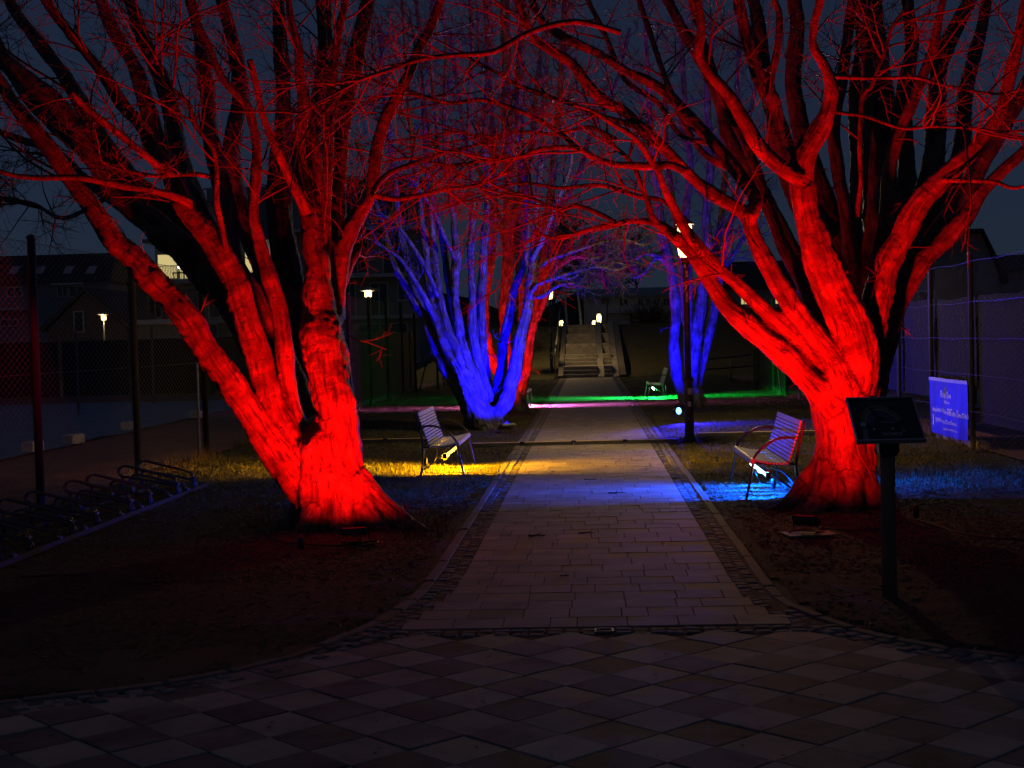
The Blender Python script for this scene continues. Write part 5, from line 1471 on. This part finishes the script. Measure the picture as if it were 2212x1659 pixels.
cable('looped cable with plug hanging from the amber-lit bench', [(-1.80, 9.75, .26), (-1.82, 9.72, .20), (-1.87, 9.7, .19), (-1.95, 9.7, .23), (-2.05, 9.68, .10), (-2.10, 9.66, .10), (-2.12, 9.66, .34), (-2.06, 9.66, .43), (-2.09, 9.66, .38)], .005, plug=(-2.10, 9.67, .17))
cable('dark cable climbing the lit trunk behind the info sign', [(2.62, 6.98, .0), (2.56, 6.99, .25), (2.5, 7.0, .42), (2.4, 7.0, .62), (2.42, 7.0, .85), (2.5, 7.02, 1.05), (2.56, 7.06, 1.2)], .009)
cable('thin cable crossing the earth from the right floodlight to the trunk', [(1.9, 6.5, .05), (2.1, 6.42, .04), (2.4, 6.5, .035), (2.66, 6.75, .05), (2.72, 7.0, .25), (2.7, 7.05, .6)], .006, plug=(2.82, 6.78, .1))
cable('cable trailing over the dark earth right of the info sign', [(2.75, 6.7, .06), (3.0, 6.2, .04), (3.4, 6.0, .04), (3.9, 5.9, .04), (4.6, 6.3, .04)], .007)
cable('cable of the left floodlight curling on the red-lit earth', [(-2.0, 6.3, .03), (-1.85, 6.22, .04), (-1.78, 6.26, .05), (-1.82, 6.32, .05), (-2.1, 6.24, .04), (-2.4, 6.3, .04), (-2.7, 6.45, .04), (-3.0, 6.9, .04)], .007, plug=(-2.42, 6.28, .05))

# ================================================================== floodlights
def floodlight(label, loc, aim, col, power, size=.2, spot=140, board=None, face=None, blend=.6, glow=6.0, round_=False, group='floodlights lighting the trees'):
    """black LED floodlight on a bent bracket; the lamp sits in its lens"""
    t = thing('floodlight', label, 'floodlight', loc, 0, group)
    d = Vector(aim) - Vector((loc[0], loc[1], loc[2] + .12)); d.normalize()
    q = d.to_track_quat('-Z', 'Y').to_matrix()          # local -Z looks at the aim
    c = np.array([0, 0, .12])
    s = size
    MB().box((0, 0, 0), (s, s * .72, .035), M=q, bev=.006).add([], []) if False else None
    def loc_box(name, cc, dd, mat, bev=0.0):
        v = np.array(q) @ np.array(cc)
        MB().box(c + v, dd, M=q, bev=bev).build(name, mat, t)
    if round_:                                          # a short can with a domed lens
        def can(name, prof, mat):
            b = MB().lathe(prof, sides=20)
            V = np.concatenate(b.V) @ np.array(q).T + c
            b.V = [V]; b.build(name, mat, t, True)
        can('housing', [(.02, .10), (.06, .09), (.075, .0), (.08, -.01), (.08, -.03), (.07, -.032)], M['black_metal'])
        can('lens', [(.066, -.034), (.055, -.046), (.03, -.054), (.008, -.057)], emit('lens_' + label[:12], (.10, .30, 1.0), 7.0))
    else:
        loc_box('housing', (0, 0, .02), (s, s * .72, .04), M['black_metal'])
        for k in range(6):
            loc_box('cooling_fin', (-s * .4 + k * s * .16, 0, .052), (.006, s * .62, .026), M['black_metal'])
        loc_box('lens', (0, 0, -.003), (s * .86, s * .6, .004), emit('lens_' + label[:12], col, glow))
    yaw = math.atan2(d.y, d.x) - math.pi / 2
    cy_, sy_ = math.cos(yaw), math.sin(yaw)
    def rot(p): return (p[0] * cy_ - p[1] * sy_, p[0] * sy_ + p[1] * cy_, p[2])
    w = s * .56
    MB().tube([rot((-w, 0, .12)), rot((-w, -.01, .012)), rot((w, -.01, .012)), rot((w, 0, .12))], .006, 6).build('bracket', M['black_metal'], t)
    MB().tube([rot((-w, -.11, .008)), rot((-w, .11, .008))], .007, 6).tube([rot((w, -.11, .008)), rot((w, .11, .008))], .007, 6).build('foot', M['black_metal'], t)
    l = bpy.data.lights.new('flood_light', 'SPOT'); l.energy = power; l.color = col; l.spot_size = R(spot); l.spot_blend = blend; l.shadow_soft_size = .045
    o = bpy.data.objects.new('flood_light', l); COL.objects.link(o); o.parent = t
    o.matrix_local = Matrix.Translation(Vector(c) + d * (.08 if round_ else .03)) @ d.to_track_quat('-Z', 'Y').to_matrix().to_4x4()
    return t
RED = (1.0, .0011, .0004)
BLUE = (.0015, .0, 1.0)
floodlight('black floodlight shining red up the left tree', (-2.0, 6.36 * K, .02), (-2.1, 6.36 * K + .45, 1.75), RED, 1850, .22, 160, blend=1.0, glow=.3)
PB = MB().box((1.78, 6.40 * K, .022), (.4, .26, .012), rz=.18).build('plywood_board', M['plywood'])
tag(PB, 'plywood board under the floodlight of the right tree', 'board')
floodlight('black floodlight on a plywood board shining red up the right tree', (1.77, 6.42 * K, .03), (2.05, 6.42 * K + .5, 1.72), RED, 2500, .2, 150, blend=1.0, glow=.3)
floodlight('black floodlight shining blue up the left blue tree', (-1.5, 13.75 * K, .03), (-1.75, 13.75 * K + .5, 1.3), BLUE, 3200, .26, 124, blend=1.0, glow=.5)
floodlight('round-beamed blue floodlight facing the lens beside the lamp post', (1.66, 14.7 * K, .12), (4.8, 12.4 * K, .75), (.02, .012, 1.0), 1000, .24, 158, glow=30, round_=True)
floodlight('blue floodlight at the foot of the right blue tree, behind the lamp post', (1.95, 16.6 * K, .03), (2.35, 17.3 * K, 2.6), BLUE, 2400, .24, 110, blend=1.0)
floodlight('red floodlight behind the far left tree', (-1.78, 17.5 * K + .9, .03), (-1.6, 17.5 * K, 2.0), RED, 800, .14, 120, blend=1.0)
floodlight('red floodlight hidden between the blue tree and the red tree behind it', (-2.28, 16.75 * K, .03), (-1.9, 17.4 * K, 2.2), RED, 1500, .18, 120, blend=1.0)

# small blue LED bar on the fence of the left court
p = at(771, 745, 27.2 * K)
BB = thing('led_bar', 'small blue LED bar glowing on the dark windscreen of the left court', 'LED bar', (p[0], 27.2 * K, p[2]))
MB().box((0, 0, 0), (.42, .03, .10), bev=.01).build('bar', emit('bar_blue', (.05, .12, 1.0), .6), BB)
MB().box((0, .03, 0), (.46, .03, .14)).build('housing', M['black_metal'], BB)

# ================================================================== cable protectors across the path
def protector(label, x0, x1, y, z=0.0, lid=M['yellow_lid'], z_off=None):
    t = thing('cable_protector', label, 'cable protector', ((x0 + x1) / 2, y * K, z))
    n = max(1, round((x1 - x0) / .9)); w = (x1 - x0) / n
    for k in range(n):
        cx = x0 + w * (k + .5) - (x0 + x1) / 2
        MB().prism([(-.13, .004), (.13, .004), (.055, .048), (-.055, .048)], cx - w / 2 + .004, cx + w / 2 - .004, 'x').build('segment', M['rubber'], t)
        MB().box((cx, 0, .051), (w - .05, .10, .008), bev=.003).build('lid', lid, t)
        if k: MB().box((cx - w / 2, -.02, .052), (.07, .13, .016), bev=.004).build('joint', M['rubber'], t)
    return t
protector('yellow-lidded cable protector lying straight across the path', -1.9, 1.35, 12.15, .004)
protector('cable protector right of the lamp post, catching blue light', 1.75, 5.0, 12.75, .01)
protector('cable protector on the grass behind the left bench', -5.2, -2.6, 12.9, .01)

# ================================================================== info sign
SG = thing('info_sign', 'black framed info panel on a wooden post at the right of the plaza', 'sign', (1.87, 4.92 * K, 0))
MB().lathe([(.048, -.25), (.046, .98), (.04, .985)], sides=20).build('post', M['wood_post'], SG, True)
tilt = math.atan2(.34, .25)                                # leaning back
Mt = Matrix.Rotation(-tilt, 3, 'X')                       # panel local: x right, z up the panel, -y its face
ctr = np.array([-.005, .02, 1.125])
PW, PH = .415, .42
def pp(u, v, o=0.0):
    q = np.array(Mt) @ np.array([u, o, v * PH / .32]); return ctr + q
MB().box(ctr + np.array(Mt) @ np.array([0, .008, 0]), (PW, .014, PH), M=Mt).build('panel', M['sign_face'], SG)
fr = MB()
for (u, v, w, h) in [(0, PH / 2, PW + .014, .010), (0, -PH / 2, PW + .014, .012), (-PW / 2, 0, .009, PH), (PW / 2, 0, .009, PH)]:
    fr.box(ctr + np.array(Mt) @ np.array([u, 0.001, v]), (w, .03, h), M=Mt)
fr.build('frame', M['sign_frame'], SG)
MB().prism([(-.045, .90), (.045, .90), (.062, .93), (.062, 1.03), (-.062, 1.03), (-.062, .93)], -.07, -.05, 'y').build('bracket', M['black_metal'], SG)
MB().box((0, 0, 1.03), (.12, .1, .05)).build('bracket', M['black_metal'], SG)
for (x, z) in [(-.025, .97), (.025, .97), (0, .93)]:
    MB().lathe([(.006, -.004), (.006, .004)], (x, -.072, z), 8).build('bolt', M['grey_post'], SG)
def on_panel(mb, poly):
    mb.poly([pp(u, v, -.0025) for u, v in poly])
def rect(mb, u, v, w, h):
    on_panel(mb, [(u - w / 2, v - h / 2), (u + w / 2, v - h / 2), (u + w / 2, v + h / 2), (u - w / 2, v + h / 2)])
def panel_text(txt, u, v, size, mat, name):
    cu = bpy.data.curves.new('txt', 'FONT'); cu.body = txt; cu.size = size; cu.align_x = 'CENTER'; cu.offset = size * .018
    to = bpy.data.objects.new('txt', cu); COL.objects.link(to)
    dg = bpy.context.evaluated_depsgraph_get(); dg.update()
    me = bpy.data.meshes.new_from_object(to.evaluated_get(dg))
    bpy.data.objects.remove(to)
    for vx in me.vertices:
        vx.co = Vector(pp(u + vx.co.x, v + vx.co.y, -.0028))
    me.materials.clear(); me.materials.append(mat)
    return tag(link(name, me, None, SG), kind='stuff')
def marks(mb, u0, v, words, h, seed):
    rnd = random.Random(seed); u = u0
    for wl in words:
        for k in range(wl):
            cw = h * .62
            for (a, b, z0, z1) in [(0, .2, 0, 1), (.55, .75, 0, rnd.choice([1, .55])), (0, .75, rnd.choice([0, .42, .82]), None)]:
                z1 = z0 + .18 if z1 is None else z1
                on_panel(mb, [(u + a * cw, v + z0 * h), (u + b * cw, v + z0 * h), (u + b * cw, v + z1 * h), (u + a * cw, v + z1 * h)])
            u += cw
        u += h * .5
tb = MB()
for (u, v, w, h) in [(-.015, .137, .215, .0018), (-.015, .109, .215, .0018), (-.1225, .123, .0018, .028), (.0925, .123, .0018, .028)]:
    rect(tb, u, v, w, h)
tb.build('title_box', M['print_dim'], SG)
tm_ = MB(); marks(tm_, -.112, .118, [9, 12], .0125, 4); tm_.build('title', M['print_dim'], SG)
lt_ = MB(); marks(lt_, -.035, -.028, [12], .0125, 9); lt_.build('subtitle', M['print_white'], SG)
panel_text('GRÖMITZ', .018, -.118, .028, M['print_white'], 'lettering')
sun = MB()
for k in range(6):
    a = k * math.pi / 3 + .3
    c, s = math.cos(a), math.sin(a)
    u0, v0 = .094, -.088
    on_panel(sun, [(u0 + .006 * c - .003 * s, v0 + .006 * s + .003 * c), (u0 + .006 * c + .003 * s, v0 + .006 * s - .003 * c), (u0 + .019 * c, v0 + .019 * s)])
sun.build('star_mark', M['print_white'], SG)
for k in range(6):                                        # rainbow of stripes
    rr = .125 - .012 * k
    mb = MB()
    for q in range(22):
        a0 = math.pi * (1.0 - q / 22 * .86); a1 = math.pi * (1.0 - (q + 1) / 22 * .86)
        if 8 <= q <= 9 and k > 0: continue
        P = []
        for (a, r_) in [(a0, rr), (a1, rr), (a1, rr - .005), (a0, rr - .005)]:
            P.append((-.02 + r_ * 1.05 * math.cos(a), -.045 + r_ * 1.2 * math.sin(a) - .02 * math.cos(a)))
        on_panel(mb, P[::-1])
    mb.build('rainbow_stripe', M[['print_gold', 'print_gold', 'print_white', 'print_dim', 'print_blue', 'print_blue'][k]], SG)
mb = MB(); on_panel(mb, [(-.165, -.155), (-.135, -.155), (-.128, -.06), (-.155, -.06)]); mb.build('stripe_post', M['print_dim'], SG)
mb = MB(); rect(mb, -.145, -.035, .036, .03); rect(mb, -.085, -.07, .014, .014); rect(mb, .03, -.07, .014, .014); mb.build('small_squares', M['print_white'], SG)
mb = MB()
rl_ = random.Random(5)
for k in range(90):                                       # printed leaves down the right edge
    v = rl_.uniform(-.14, .14); u = .19 - abs(rl_.gauss(0, .03)) - max(0, v) * .25; s = rl_.uniform(.003, .008); a = rl_.uniform(0, 6.28)
    on_panel(mb, [(u + s * math.cos(a), v + s * math.sin(a)), (u + s * .5 * math.cos(a + 2), v + s * .5 * math.sin(a + 2)), (u - s * math.cos(a), v - s * math.sin(a))])
mb.build('leaf_print', M['print_green'], SG)
mb = MB(); rect(mb, .10, -.071, .13, .0014); rect(mb, -.03, -.071, .07, .0014); mb.build('rule', M['print_dim'], SG)

# ================================================================== bicycle rack
BR = thing('bicycle_rack', 'low steel bicycle rack of bent double tubes on a ground rail at left', 'bicycle rack', (-4.68, 7.2 * K, 0.0))
MB().box((0, -.2 * K, .025), (.045, 4.4 * K, .045), bev=.006).build('ground_rail', M['rubber'], BR)
MB().box((-.62, -.2 * K, .025), (.045, 4.4 * K, .045), bev=.006).build('ground_rail', M['rubber'], BR)
hp = [(0, 0, .04), (0, 0, .16), (-.03, 0, .215), (-.1, 0, .245), (-.5, 0, .355), (-.60, 0, .375), (-.66, 0, .345), (-.665, 0, .29), (-.61, 0, .255), (-.5, .02, .235), (-.15, .06, .16), (-.04, .07, .125), (0, .075, .08), (0, .075, .04)]
lp = [(0, 0, .04), (0, 0, .065), (-.03, 0, .10), (-.1, 0, .125), (-.5, 0, .225), (-.60, 0, .24), (-.65, 0, .21), (-.65, 0, .15), (-.62, 0, .04)]
def hoop_mesh(pp_, name):
    b = MB()
    for s in (-.026, .026):
        P = curve_pts(np.array(pp_, float) + np.array([0, s, 0]), 50)
        b.tube(P, .0105, 8)
    me = b.mesh(name, True); me.materials.append(M['steel']); return me
hm, lm = hoop_mesh(hp, 'wheel_hoop'), hoop_mesh(lp, 'wheel_hoop')
cl = MB().box((0, 0, 0), (.05, .075, .02), bev=.004).mesh('clamp'); cl.materials.append(M['steel'])
for k, y in enumerate([8.91, 8.54, 7.99, 7.65, 7.10, 6.76, 6.22, 5.88, 5.33, 5.0]):
    h = link('wheel_hoop', hm, parent=BR); h.location = (0, (y - 7.2) * K, 0)
    l = link('wheel_hoop', lm, parent=BR); l.location = (0, (y - 7.2 - .17) * K, 0)
    for o_ in (h, l):
        c = link('clamp', cl, parent=o_); c.location = (0, 0, .16 if o_ is h else .06)
    lg = MB().tube([(-.62, (y - 7.2) * K - .026, .05), (-.62, (y - 7.2) * K - .026, .25)], .010, 8).tube([(-.62, (y - 7.2) * K + .026, .05), (-.62, (y - 7.2) * K + .026, .25)], .010, 8).build('leg', M['steel'], BR, True)

# ================================================================== buildings
def pxw(Y):
    """metres per frame pixel and functions for a facade at distance Y"""
    def X(x): return at(x, 700, Y)[0]
    def Z(y, x): return at(x, y, Y)[2]
    return X, Z
def window(parent, X0, X1, Z0, Z1, Y, lit=False, mull=1, frame=.07, glass=None):
    w = MB()
    for (a, b, c, d) in [(X0, X1, Z1 - frame, Z1), (X0, X1, Z0, Z0 + frame), (X0, X0 + frame, Z0 + frame, Z1 - frame), (X1 - frame, X1, Z0 + frame, Z1 - frame)]:
        w.box(((a + b) / 2, Y - .03, (c + d) / 2), (b - a, .1, d - c))
    for k in range(mull):
        x = X0 + (X1 - X0) * (k + 1) / (mull + 1)
        w.box((x, Y - .025, (Z0 + Z1) / 2), (frame * .8, .08, Z1 - Z0 - 2 * frame))
    f = w.build('window', M['frame_white'], parent)
    MB().box(((X0 + X1) / 2, Y + .0, (Z0 + Z1) / 2), (X1 - X0 - frame, .03, Z1 - Z0 - frame)).build('pane', glass or (M['glass_lit'] if lit else M['glass_dark']), f)
    return f

# apartment block behind the left court
Y = 60.0 * K
X, Z = pxw(Y)
AB = thing('apartment_block', 'stepped apartment block with lit top-floor windows behind the left court', 'building', (0, 0, 0))
zr, zf2, zf1 = Z(522, 380), Z(607, 380), Z(692, 400)
MB().box(((X(238) + X(600)) / 2, Y + 6.2, (zf2) / 2), (X(600) - X(238), 12, zf2)).build('wall', M['wall_grey'], AB)
MB().box(((X(322) + X(600)) / 2, Y + 7.2, (zf2 + zr) / 2), (X(600) - X(322), 10, zr - zf2)).build('wall', M['wall_pale'], AB)
MB().box(((X(310) + X(610)) / 2, Y + 6.6, zr + .15), (X(610) - X(310), 12.4, .3)).build('roof', M['wall_grey'], AB)
zt = Z(392, 700)
MB().box(((X(600) + X(905)) / 2, Y + 6.2, zt / 2), (X(905) - X(600), 12, zt)).build('wall', M['wall_grey'], AB)
MB().box(((X(592) + X(913)) / 2, Y + 6.0, zt + .15), (X(913) - X(592), 12.8, .3)).build('roof', M['wall_pale'], AB)
MB().box(((X(425) + X(600)) / 2, Y + 8.2, (zr + Z(400, 500)) / 2 + .3), (X(600) - X(425), 8, Z(400, 500) - zr)).build('wall', M['wall_grey'], AB)
for (y, x0, x1) in [(692, 236, 905), (609, 236, 600), (598, 600, 915), (497, 600, 915)]:
    z = Z(y, (x0 + x1) / 2)
    MB().box(((X(x0) + X(x1)) / 2, Y - .5, z), (X(x1) - X(x0), 1.5, .28)).build('balcony_slab', M['wall_pale'], AB)
Y1 = Y + 2.15
for (x0, x1, y0, y1, lit, mu) in [(326, 372, 545, 602, True, 0), (374, 420, 545, 602, True, 0), (518, 546, 540, 592, True, 0), (549, 578, 540, 592, True, 0), (470, 515, 545, 602, False, 1)]:
    window(AB, X(x0), X(x1), Z(y1, x0), Z(y0, x0), Y1, lit, mu, .09)
for (x0, x1, y0, y1) in [(250, 300, 625, 688), (320, 350, 625, 688), (380, 430, 622, 688), (450, 500, 622, 688), (530, 580, 622, 688), (612, 640, 604, 688), (745, 770, 604, 688), (800, 840, 610, 688), (860, 895, 610, 650),
                         (606, 640, 505, 592), (700, 745, 505, 592), (752, 800, 505, 592), (830, 880, 505, 592), (606, 640, 410, 490), (720, 790, 410, 490), (820, 890, 410, 490), (260, 330, 700, 735), (400, 470, 700, 735), (620, 700, 700, 735), (760, 880, 700, 735)]:
    window(AB, X(x0), X(x1), Z(y1, x0), Z(y0, x0), Y + .18, False, 1, .09)
mb = MB()                                                  # balcony railing before the lit room
zb = Z(607, 380); 
mb.tube([(X(330), Y - 1.0, zb + 1.15), (X(440), Y - 1.0, zb + 1.15)], .03, 5)
for x in np.linspace(X(330), X(440), 34): mb.tube([(x, Y - 1.0, zb + .1), (x, Y - 1.0, zb + 1.15)], .015, 4)
mb.build('railing', M['dark_post'], AB)
mb = MB()
cx = X(392)
mb.box((cx, Y - .3, zb + .62), (.9, .5, .08)).box((cx + .5, Y - .2, zb + .9), (.08, .5, .6)).box((cx - .4, Y - .3, zb + .36), (.07, .07, .45)).box((cx + .42, Y - .3, zb + .36), (.07, .07, .45)).box((cx + 1.3, Y, zb + .9), (.9, .6, 1.4))
mb.build('terrace_chair', M['black_metal'], AB)
for (x, y) in [(382, 574), (376, 575)]:
    MB().lathe([(.06, -.1), (.22, 0), (.1, .12)], (X(x), Y + 2.02, Z(y, x)), 10).build('room_lamp', M['bulb'], AB, True)
MB().lathe([(.05, -.12), (.14, 0), (.05, .12)], (X(564), Y + 1.9, Z(534, 564)), 10).build('wall_lamp', M['bulb'], AB, True)

# mansard house at far left
Y = 56.0 * K
X, Z = pxw(Y)
MH = thing('mansard_house', 'dark mansard-roofed house with four skylights at far left', 'house', (0, 0, 0))
ze, zt = Z(612, 100), Z(548, 100)
xl, xr = X(-120), X(236)
MB().box(((xl + xr) / 2, Y + 5, ze / 2), (xr - xl, 10, ze)).build('wall', M['wall_grey'], MH)
MB().prism([(Y - .4, ze), (Y + 10.4, ze), (Y + 9, zt), (Y + 1.2, zt)], xl - .3, xr + .3, 'x').build('roof', M['roof'], MH)
for x in (20, 76, 138, 188):
    x0, x1 = X(x), X(x + 18)
    za, zb2 = Z(591, x), Z(574, x)
    ya = Y - .4 + 1.6 * (za - ze) / (zt - ze) - .03; yb = Y - .4 + 1.6 * (zb2 - ze) / (zt - ze) - .03
    MB().add([(x0, ya, za), (x1, ya, za), (x1 + .15, yb, zb2), (x0 + .15, yb, zb2), (x0, ya + .1, za), (x1, ya + .1, za), (x1 + .15, yb + .1, zb2), (x0 + .15, yb + .1, zb2)], [(0, 1, 2, 3), (1, 5, 6, 2), (4, 0, 3, 7), (3, 2, 6, 7), (0, 4, 5, 1)]).build('skylight', noisy('skylight_glass_%d' % x, [(.35, .37, .42), (.5, .52, .58)], 3, .15, 0, spec=.6), MH)
for (x0, x1, y0, y1) in [(17, 52, 620, 642), (126, 150, 618, 642), (152, 184, 618, 642), (0, 40, 690, 706)]:
    window(MH, X(x0), X(x1), Z(y1, x0), Z(y0, x0), Y - .02, False, 1, .08)
MB().box((X(154), Y - .5, Z(614, 154)), (X(184) - X(124), .9, .14)).build('awning', M['frame_white'], MH)
MB().box((X(30), Y - .5, Z(668, 30)), (X(60) - X(-10), 1.0, .2)).build('balcony_slab', M['wall_pale'], MH)

# low brick gable before it
Y = 46.0 * K
X, Z = pxw(Y)
GH = thing('gabled_house', 'low brick gable with pale verges in front of the mansard house', 'house', (0, 0, 0))
za, zl = Z(626, 188), Z(712, 100)
xa, xl, xr = X(188), X(92), X(284)
MB().prism([(xl + .3, 0), (xr - .3, 0), (xr - .3, zl), (xa, za - .15), (xl + .3, zl)], Y, Y + 7, 'y').build('wall', M['brick'], GH)
MB().prism([(xl - .1, zl - .12), (xa, za - .02), (xa, za + .16), (xl - .1, zl + .08)], Y - .25, Y + 7.2, 'y').build('roof', M['roof'], GH)
MB().prism([(xa, za - .02), (xr + .1, zl - .12), (xr + .1, zl + .08), (xa, za + .16)], Y - .25, Y + 7.2, 'y').build('roof', M['roof'], GH)
MB().prism([(xl - .1, zl - .14), (xa, za - .04), (xa, za + .06), (xl - .1, zl - .04)], Y - .33, Y - .25, 'y').build('verge', M['kerb'], GH)
MB().prism([(xa, za - .04), (xr + .1, zl - .14), (xr + .1, zl - .04), (xa, za + .06)], Y - .33, Y - .25, 'y').build('verge', M['kerb'], GH)
window(GH, X(160), X(182), Z(718, 170), Z(672, 170), Y - .02, False, 0, .06)
MB().box((X(300), Y + 3, Z(696, 300)), (X(390) - X(212), 5, .3)).build('flat_roof', M['frame_white'], GH)
MB().box((X(300), Y + 3.2, Z(698, 300) / 2), (X(385) - X(220), 4.4, Z(700, 300))).build('wall', M['wall_grey'], GH)

# long house above the stairs
Y = 62.0 * K
X, Z = pxw(Y)
LH = thing('long_house', 'long low house with paired white windows above the stairs', 'house', (0, 0, 0))
ze, zt = Z(641, 1380), Z(618, 1380)
xl, xr = X(1262), X(1560)
MB().box(((xl + xr) / 2, Y + 4, ze / 2), (xr - xl, 8, ze)).build('wall', M['wall_house'], LH)
MB().prism([(Y - .6, ze - .05), (Y - .6, ze + .12), (Y + 4, zt), (Y + 8.6, ze + .12), (Y + 8.6, ze - .05)], xl - .4, xr + .4, 'x').build('roof', M['roof_pale'], LH)
for (x0, x1, y0, y1) in [(1298, 1319, 643, 660), (1338, 1359, 643, 663), (1378, 1392, 643, 662), (1394, 1408, 643, 662), (1412, 1426, 643, 660), (1432, 1450, 643, 662), (1480, 1500, 643, 662), (1345, 1370, 680, 690)]:
    window(LH, X(x0), X(x1), Z(y1, x0), Z(y0, x0), Y - .02, False, 1, .10)
MB().box((X(1410), Y - 1.2, Z(673, 1400)), (X(1500) - X(1300), 2.2, .2)).build('canopy', M['wall_pale'], LH)
MB().box((X(1330), Y - .9, Z(690, 1330) - .4), (X(1360) - X(1300), 1.8, 1.4)).build('porch', M['wall_pale'], LH)
MB().tube([at(1310, 706, 43 * K), at(1312, 655, 43 * K)], .05, 6).build('flag_pole', M['dark_post'], LH)

# house with two lit windows behind the right tree
Y = 58.0 * K
X, Z = pxw(Y)
RH = thing('dark_house', 'dark house with two yellow lit windows behind the right tree', 'house', (0, 0, 0))
ze = Z(622, 1640)
MB().box(((X(1562) + X(1780)) / 2, Y + 4, ze / 2), (X(1780) - X(1562), 8, ze)).build('wall', M['wall_grey'], RH)
MB().prism([(Y - .5, ze - .05), (Y - .5, ze + .12), (Y + 4, ze + 2.2), (Y + 8.5, ze + .12), (Y + 8.5, ze - .05)], X(1555), X(1787), 'x').build('roof', M['roof'], RH)
window(RH, X(1600), X(1617), Z(659, 1608), Z(637, 1608), Y - .02, True, 1, .07)
window(RH, X(1674), X(1691), Z(658, 1680), Z(635, 1680), Y - .02, True, 1, .07)
window(RH, X(1720), X(1745), Z(660, 1720), Z(637, 1720), Y - .02, False, 1, .07)
MB().box((X(1640), Y - .3, Z(664, 1640)), (X(1710) - X(1590), .6, .12)).build('sill_band', M['wall_pale'], RH)

# gabled barn at right behind the court
Y = 31.0 * K
X, Z = pxw(Y)
BG = thing('gabled_house', 'dark half-hipped house behind the right-hand court', 'house', (0, 0, 0))
x0, x1 = X(1905), X(2160)
zt, ze = Z(504, 2100), Z(594, 2150)
xa, xb = X(2068), X(2122)
MB().prism([(x0, 0), (x1, 0), (x1, ze), (xb, zt), (xa, zt), (x0 - .2, ze - .4)], Y, Y + 9, 'y').build('wall', M['wall_grey'], BG)
MB().prism([(x1 + .25, ze - .35), (x1 + .25, ze - .15), (xb, zt + .16), (xb, zt + .01)], Y - .35, Y + 9.3, 'y').build('roof', M['roof'], BG)
MB().prism([(xb, zt + .01), (xb, zt + .16), (xa, zt + .16), (xa, zt + .01)], Y - .35, Y + 9.3, 'y').build('roof', M['roof'], BG)
MB().prism([(x0 - .45, ze - .75), (xa, zt + .01), (xa, zt + .16), (x0 - .45, ze - .55)], Y - .35, Y + 9.3, 'y').build('roof', M['roof'], BG)
window(BG, X(1982), X(2019), Z(667, 2000), Z(627, 2000), Y - .02, False, 0, .06)
MB().box(((X(2158) + X(2330)) / 2, Y + 4, Z(584, 2180) / 2), (X(2330) - X(2158), 7, Z(584, 2180))).build('wall', M['wall_grey'], BG)
MB().prism([(Y + .2, Z(584, 2180)), (Y + 4, Z(540, 2180)), (Y + 7.8, Z(584, 2180))], X(2150), X(2335), 'x').build('roof', M['roof'], BG)
RW = thing('windscreen_fence', 'dark windscreen fence across the far end of the right court', 'fence', (0, 0, 0))
for k in range(6):
    xq = 5.6 + k * 2.6
    cloth('windscreen', [(xq, 24.6 * K), (xq + 2.5, 24.6 * K)], .02, 2.02, M['screen'], RW, 140 + k, .04, 12)
    MB().tube([(xq, 24.56 * K, -.2), (xq, 24.56 * K, 2.15)], .03, 8).build('post', M['dark_post'], RW)

# shrubs on the bank crest
def shrub(label, x, y, s):
    y = y * K
    z = gz(x, y)
    t = thing('shrub', label, 'shrub', (x, y, z))
    n = 60
    d = rng.normal(0, 1, (n, 3)); d[:, 2] = np.abs(d[:, 2]) + .4
    V, F = twig_mass(rng.normal(0, .12 * s, (n, 3)) * np.array([1, 1, .1]), d / np.linalg.norm(d, axis=1, keepdims=True), 7, 2, (.6 * s, 1.3 * s), (.3 * s, .6 * s), (.1 * s, .3 * s), .016, .012, .01, .05)
    tag(link('branches', mesh_np('branches', V, F), M['twig'], t), kind='stuff')
shrub('bare shrub on the crest left of the stairs', -3.6, 41.5, 1.6)
shrub('bare shrub on the crest right of the stairs', 3.4, 42.5, 1.3)
shrub('bare shrub by the lantern at the left foot of the stairs', -3.0, 36.0, 1.0)
